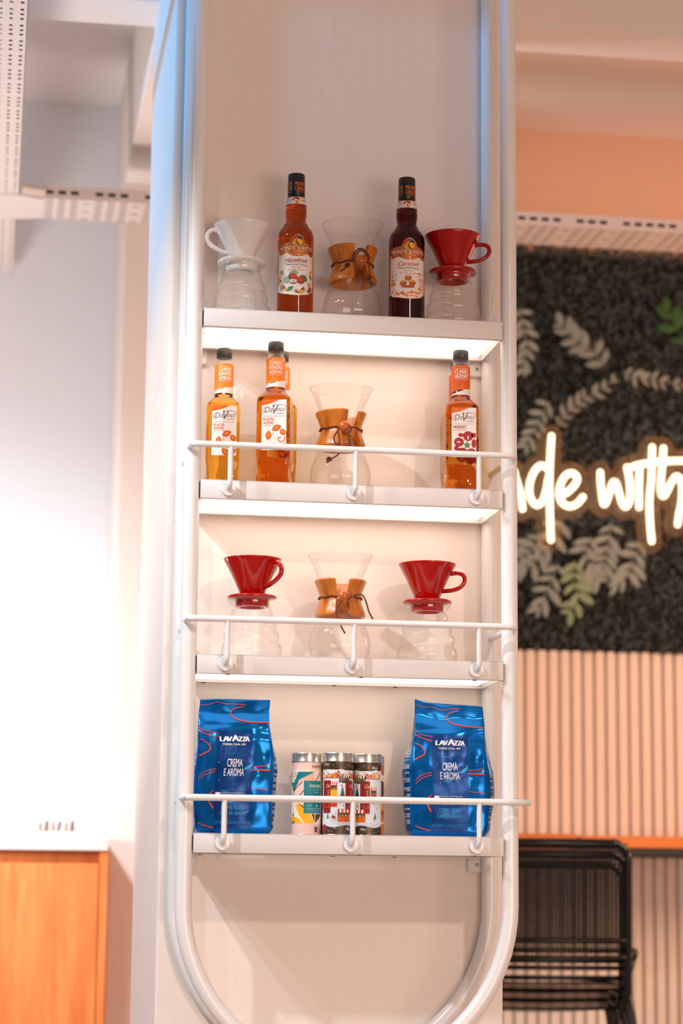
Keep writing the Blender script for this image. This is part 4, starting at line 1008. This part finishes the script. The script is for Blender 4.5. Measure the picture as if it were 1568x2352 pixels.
spray('grey fern spray by the frame, lower left of the panel', [G(480, 1360), G(420, 1500), G(360, 1640), G(300, 1750)], 5, .052, .018, FERN)
spray('grey fern spray just under the gap between e and w', [G(760, 1130), G(700, 1260), G(760, 1400), G(820, 1520)], 6, .052, .018, FERN)
spray('grey fern spray touching the frame below the sign, far left', [G(330, 1130), G(250, 1230), G(150, 1320), G(60, 1440)], 6, .054, .020, FERN)
spray('grey fern spray left of the tall stroke of the letter d', [G(420, -60), G(330, 80), G(260, 220), G(190, 340)], 6, .042, .015, FERN)
spray('grey fern spray beside the frame above the letter d', [G(150, -900), G(200, -700), G(210, -500), G(170, -330)], 7, .046, .018, FERN)
spray('tan fern spray reaching up at the middle of the panel', [G(900, -380), G(780, -520), G(620, -640), G(500, -760)], 6, .050, .024, FERN)
spray('orange lit fern spray arching above the letter d', [G(480, 150), G(600, 0), G(780, -130), G(980, -260)], 8, .036, .015, FERN)
spray('orange lit fern spray reaching to the right above the sign', [G(1050, -330), G(1200, -280), G(1400, -250), G(1600, -200)], 7, .034, .014, FERN)
spray('fresh green leafy spray at the upper right of the panel', [G(1620, -560), G(1540, -700), G(1480, -820), G(1430, -900)], 4, .050, .026, GREENL, 'leafy_spray')

# neon sign
NEON = emitter('neon_tube', (1.0, .70, .44), 4.0)
ACR = thin_glass('acrylic', (.95, .93, .90), .6)
def frost(m, col, f):
    nt = m.node_tree; out = [n for n in nt.nodes if n.type == 'OUTPUT_MATERIAL'][0]; src = out.inputs[0].links[0].from_socket
    d = nt.nodes.new('ShaderNodeBsdfDiffuse'); d.inputs[0].default_value = (*lin(col), 1); mx = nt.nodes.new('ShaderNodeMixShader'); mx.inputs[0].default_value = f
    nt.links.new(src, mx.inputs[1]); nt.links.new(d.outputs[0], mx.inputs[2]); nt.links.new(mx.outputs[0], out.inputs[0])
frost(ACR, (230, 190, 150), .10)
ACRE = mat('acrylic_edge', (236, 170, 96), .35)
letters = dict(
    m=[[(-640, 560), (-635, 700), (-640, 860)], [(-630, 640), (-570, 560), (-520, 620), (-520, 860)], [(-515, 640), (-450, 560), (-400, 620), (-395, 860)]],
    a=[[(60, 560), (-10, 540), (-80, 590), (-120, 700), (-90, 820), (-30, 850), (40, 780), (90, 660)], [(110, 540), (130, 620), (165, 740), (180, 870)]],
    d=[[(395, 520), (340, 492), (285, 540), (245, 640), (240, 740), (268, 810), (308, 838), (352, 800), (382, 710), (402, 600)], [(430, 235), (415, 480), (410, 700), (415, 1000), (420, 1140)]],
    e=[[(500, 762), (580, 712), (638, 645), (645, 595), (605, 560), (550, 580), (508, 650), (492, 740), (512, 810), (570, 850), (640, 830), (695, 770)]],
    w=[[(845, 555), (850, 680), (868, 822), (890, 822), (920, 740), (950, 648), (978, 648), (1000, 720), (1030, 825), (1062, 858), (1095, 800), (1098, 650), (1075, 512)]],
    i=[[(1183, 520), (1176, 700), (1175, 862)]],
    t=[[(1295, 335), (1285, 600), (1265, 800), (1268, 1000), (1280, 1160)], [(1112, 512), (1180, 490), (1300, 470), (1450, 458), (1568, 456), (1690, 462)]],
    h=[[(1393, 345), (1380, 500), (1362, 690), (1376, 762), (1400, 755), (1425, 710), (1460, 640), (1505, 592), (1545, 650), (1545, 800), (1520, 920), (1506, 1015)]])
ns = thing('neon_sign', 'glowing white neon lettering reading made with on the foliage panel', 'neon sign', (0, 0, 0))
allp = []
bk = mk('acrylic_backing', ([(0, 0, 0), (.001, 0, 0), (0, 0, .001)], [(0, 1, 2)]), ACR, ns, False)
for ch, strokes in letters.items():
    vf = []
    for st in strokes:
        P = catmull([W(*q) for q in st], 6); allp += P
        vf.append(tube(P, .0092, 12)); vf.append(sphere(P[0], .0092, 12, 8)); vf.append(sphere(P[-1], .0092, 12, 8))
    lt = mk('neon_letter', join(*vf), NEON, ns); lt['label'] = 'glowing neon letter ' + ch
# acrylic panel cut along the lettering
import numpy as np
pts = np.array([(p.x, p.z) for p in allp]); st = .006; rad = .037
x0, x1, z0, z1 = pts[:, 0].min()-.06, pts[:, 0].max()+.06, pts[:, 1].min()-.06, pts[:, 1].max()+.06
gx = np.arange(x0, x1, st); gz = np.arange(z0, z1, st)
D = np.full((len(gz), len(gx)), 9.)
for a, b in pts: D = np.minimum(D, (gx[None, :]-a)**2+(gz[:, None]-b)**2)
D = np.sqrt(D)-rad
YA = 2.522; V, F, E_ = [], [], []
vid = {}
def vv(a, b):
    k = (round(a, 5), round(b, 5))
    if k not in vid: vid[k] = len(V); V.append((a, YA, b))
    return vid[k]
for j in range(len(gz)-1):
    for i in range(len(gx)-1):
        cs = [(gx[i], gz[j], D[j, i]), (gx[i+1], gz[j], D[j, i+1]), (gx[i+1], gz[j+1], D[j+1, i+1]), (gx[i], gz[j+1], D[j+1, i])]
        if all(c[2] > 0 for c in cs): continue
        poly = []; cut = []
        for k in range(4):
            a, b = cs[k], cs[(k+1) % 4]
            if a[2] <= 0: poly.append(vv(a[0], a[1]))
            if (a[2] <= 0) != (b[2] <= 0):
                t = a[2]/(a[2]-b[2]); q = vv(a[0]+(b[0]-a[0])*t, a[1]+(b[1]-a[1])*t); poly.append(q); cut.append(q)
        poly = [q for k, q in enumerate(poly) if q != poly[k-1]]
        if len(poly) >= 3: F.append(tuple(poly))
        if len(cut) == 2 and cut[0] != cut[1]: E_.append(tuple(cut))
me = bpy.data.meshes.new('acrylic_backing'); me.from_pydata(V, [], F); me.materials.append(ACR); bk.data = me
EV, EF = [], []
for a, b in E_:
    n = len(EV)
    for q in (a, b):
        x, y, z = V[q]; EV += [(x, y-.0035, z), (x, y+.0035, z)]
    EF.append((n, n+1, n+3, n+2))
mk('acrylic_edge', (EV, EF), ACRE, ns, False)

# ------------------------------------------------------------------ tables and stacked chairs, right
TOPW = mat('table_wood', (226, 132, 52), .45, noise_col=((206, 108, 36), 5, (.6, 6, 6), .35, .7)); BLKM = mat('black_metal', (18, 18, 22), .35)
tb = thing('wall_table', 'long wooden table with a black steel frame by the fluted wall', 'table', (0, 0, 0))
mk('table_top', rbox(1.02, 2.3, 2.15, 2.60, .853, .888, .003, 1), TOPW, tb, False)
mk('table_frame', join(box(1.0, 2.3, 2.16, 2.19, .834, .853), box(1.0, 2.3, 2.56, 2.59, .834, .853)), BLKM, tb, False)
for x in (2.24,):
    for y in (2.16, 2.56): mk('leg', box(x, x+.03, y, y+.03, 0, .834), BLKM, tb, False)
tb2 = thing('wall_table', 'shorter wooden table end behind the stacked black chairs', 'table', (0, 0, 0))
mk('table_top', rbox(.46, 1.01, 2.155, 2.60, .852, .892, .003, 1), TOPW, tb2, False)
for x in (.48, .70): mk('leg', box(x, x+.03, 2.55, 2.58, 0, .852), BLKM, tb2, False)

CHM = mat('chair_black', (6, 6, 8), .24)
def chair(label, loc, rz):
    t = thing('mesh_chair', label, 'chair', loc, rz, 'stacked black mesh chairs')
    w_, hz, br = .225, .395, .045         # half width, back height above seat
    SZ = .44
    def bend(x): return .035*(1-(x/w_)**2)
    # back: local -y is behind the sitter
    arch = [(-w_, -.17, SZ-.02), (-w_, -.185, SZ+.10), (-w_, -.215, SZ+hz-br)]
    arch += [(-w_+br-br*math.cos(a), -.217-bend(-w_+br-br*math.cos(a)), SZ+hz-br+br*math.sin(a)) for a in (.4, .8, 1.2, PI/2)]
    arch += [(x, -.218-bend(x), SZ+hz) for x in (-.12, 0, .12)]
    arch += [(w_-br+br*math.cos(a), -.217-bend(w_-br+br*math.cos(a)), SZ+hz-br+br*math.sin(a)) for a in (PI/2, 1.2, .8, .4)]
    arch += [(w_, -.215, SZ+hz-br), (w_, -.185, SZ+.10), (w_, -.17, SZ-.02)]
    mk('back_frame', tube(catmull(arch, 3), .0105, 10), CHM, t)
    mk('back_top_rail', tube(catmull([(x, -.222-bend(x), SZ+hz-.002) for x in (-w_+.03, -.12, 0, .12, w_-.03)], 4), .0125, 10), CHM, t)
    for zz in (.09, .135): mk('back_rail', tube(catmull([(x, -.19-bend(x)-.02*zz/.1, SZ+zz) for x in (-w_, -.12, 0, .12, w_)], 4), .0065, 8), CHM, t)
    parts = []
    n = 44
    for i in range(n):
        x = -w_+.006+(2*w_-.012)*i/(n-1)
        parts.append(tube([(x, -.198-bend(x), SZ+.135), (x, -.218-bend(x), SZ+hz-.004)], .0013, 4, caps=False))
    for k in range(24):
        zz = .137+(hz-.14)*k/23
        parts.append(tube([(x, -.198-.02*(zz-.135)/.26-bend(x), SZ+zz) for x in (-w_, -.15, -.075, 0, .075, .15, w_)], .0013, 4, caps=False))
    o = mk('back_mesh', join(*parts), CHM, t); o['kind'] = 'stuff'
    seat = [(-w_, -.17, SZ), (-w_-.005, .05, SZ+.012), (-w_+.01, .21, SZ+.015), (-w_+.05, .235, SZ+.005), (0, .24, SZ), (w_-.05, .235, SZ+.005), (w_-.01, .21, SZ+.015), (w_+.005, .05, SZ+.012), (w_, -.17, SZ)]
    mk('seat_frame', tube(catmull(seat, 5), .0105, 10), CHM, t)
    V, F = [], []
    for j in range(9):
        y = -.18+.41*j/8
        for i in range(13):
            x = -w_+.004+(2*w_-.008)*i/12; V.append((x, y, SZ+.004-.018*(1-(x/w_)**2)*math.sin(PI*(j+.5)/9)))
    for j in range(8):
        for i in range(12): F.append((j*13+i, j*13+i+1, (j+1)*13+i+1, (j+1)*13+i))
    mk('seat_panel', thick((V, F), .006), CHM, t)
    for sx in (-1, 1):
        mk('leg', tube(catmull([(sx*w_, -.165, SZ), (sx*(w_+.012), -.20, SZ-.10), (sx*(w_+.022), -.25, 0.0)], 4), .0095, 10), CHM, t)
        mk('leg', tube(catmull([(sx*(w_-.004), .19, SZ+.01), (sx*(w_+.014), .21, SZ-.12), (sx*(w_+.022), .24, 0.0)], 4), .0095, 10), CHM, t)
        mk('side_loop', tube(catmull([(sx*(w_+.004), -.18, SZ+.105), (sx*(w_+.03), -.11, SZ+.10), (sx*(w_+.016), .02, SZ+.02)], 5), .0075, 8), CHM, t)
    return t
c1 = chair('black mesh chair at the bottom of the stack by the fluted wall', (.848, 2.02, -.036), -.16)
for k, lb in ((1, 'black mesh chair in the middle of the stack by the fluted wall'), (2, 'black mesh chair on top of the stack by the fluted wall')):
    c = copy_tree(c1); c.location = (.848-.004*k, 2.02-.045*k, -.036+.028*k); c['label'] = lb
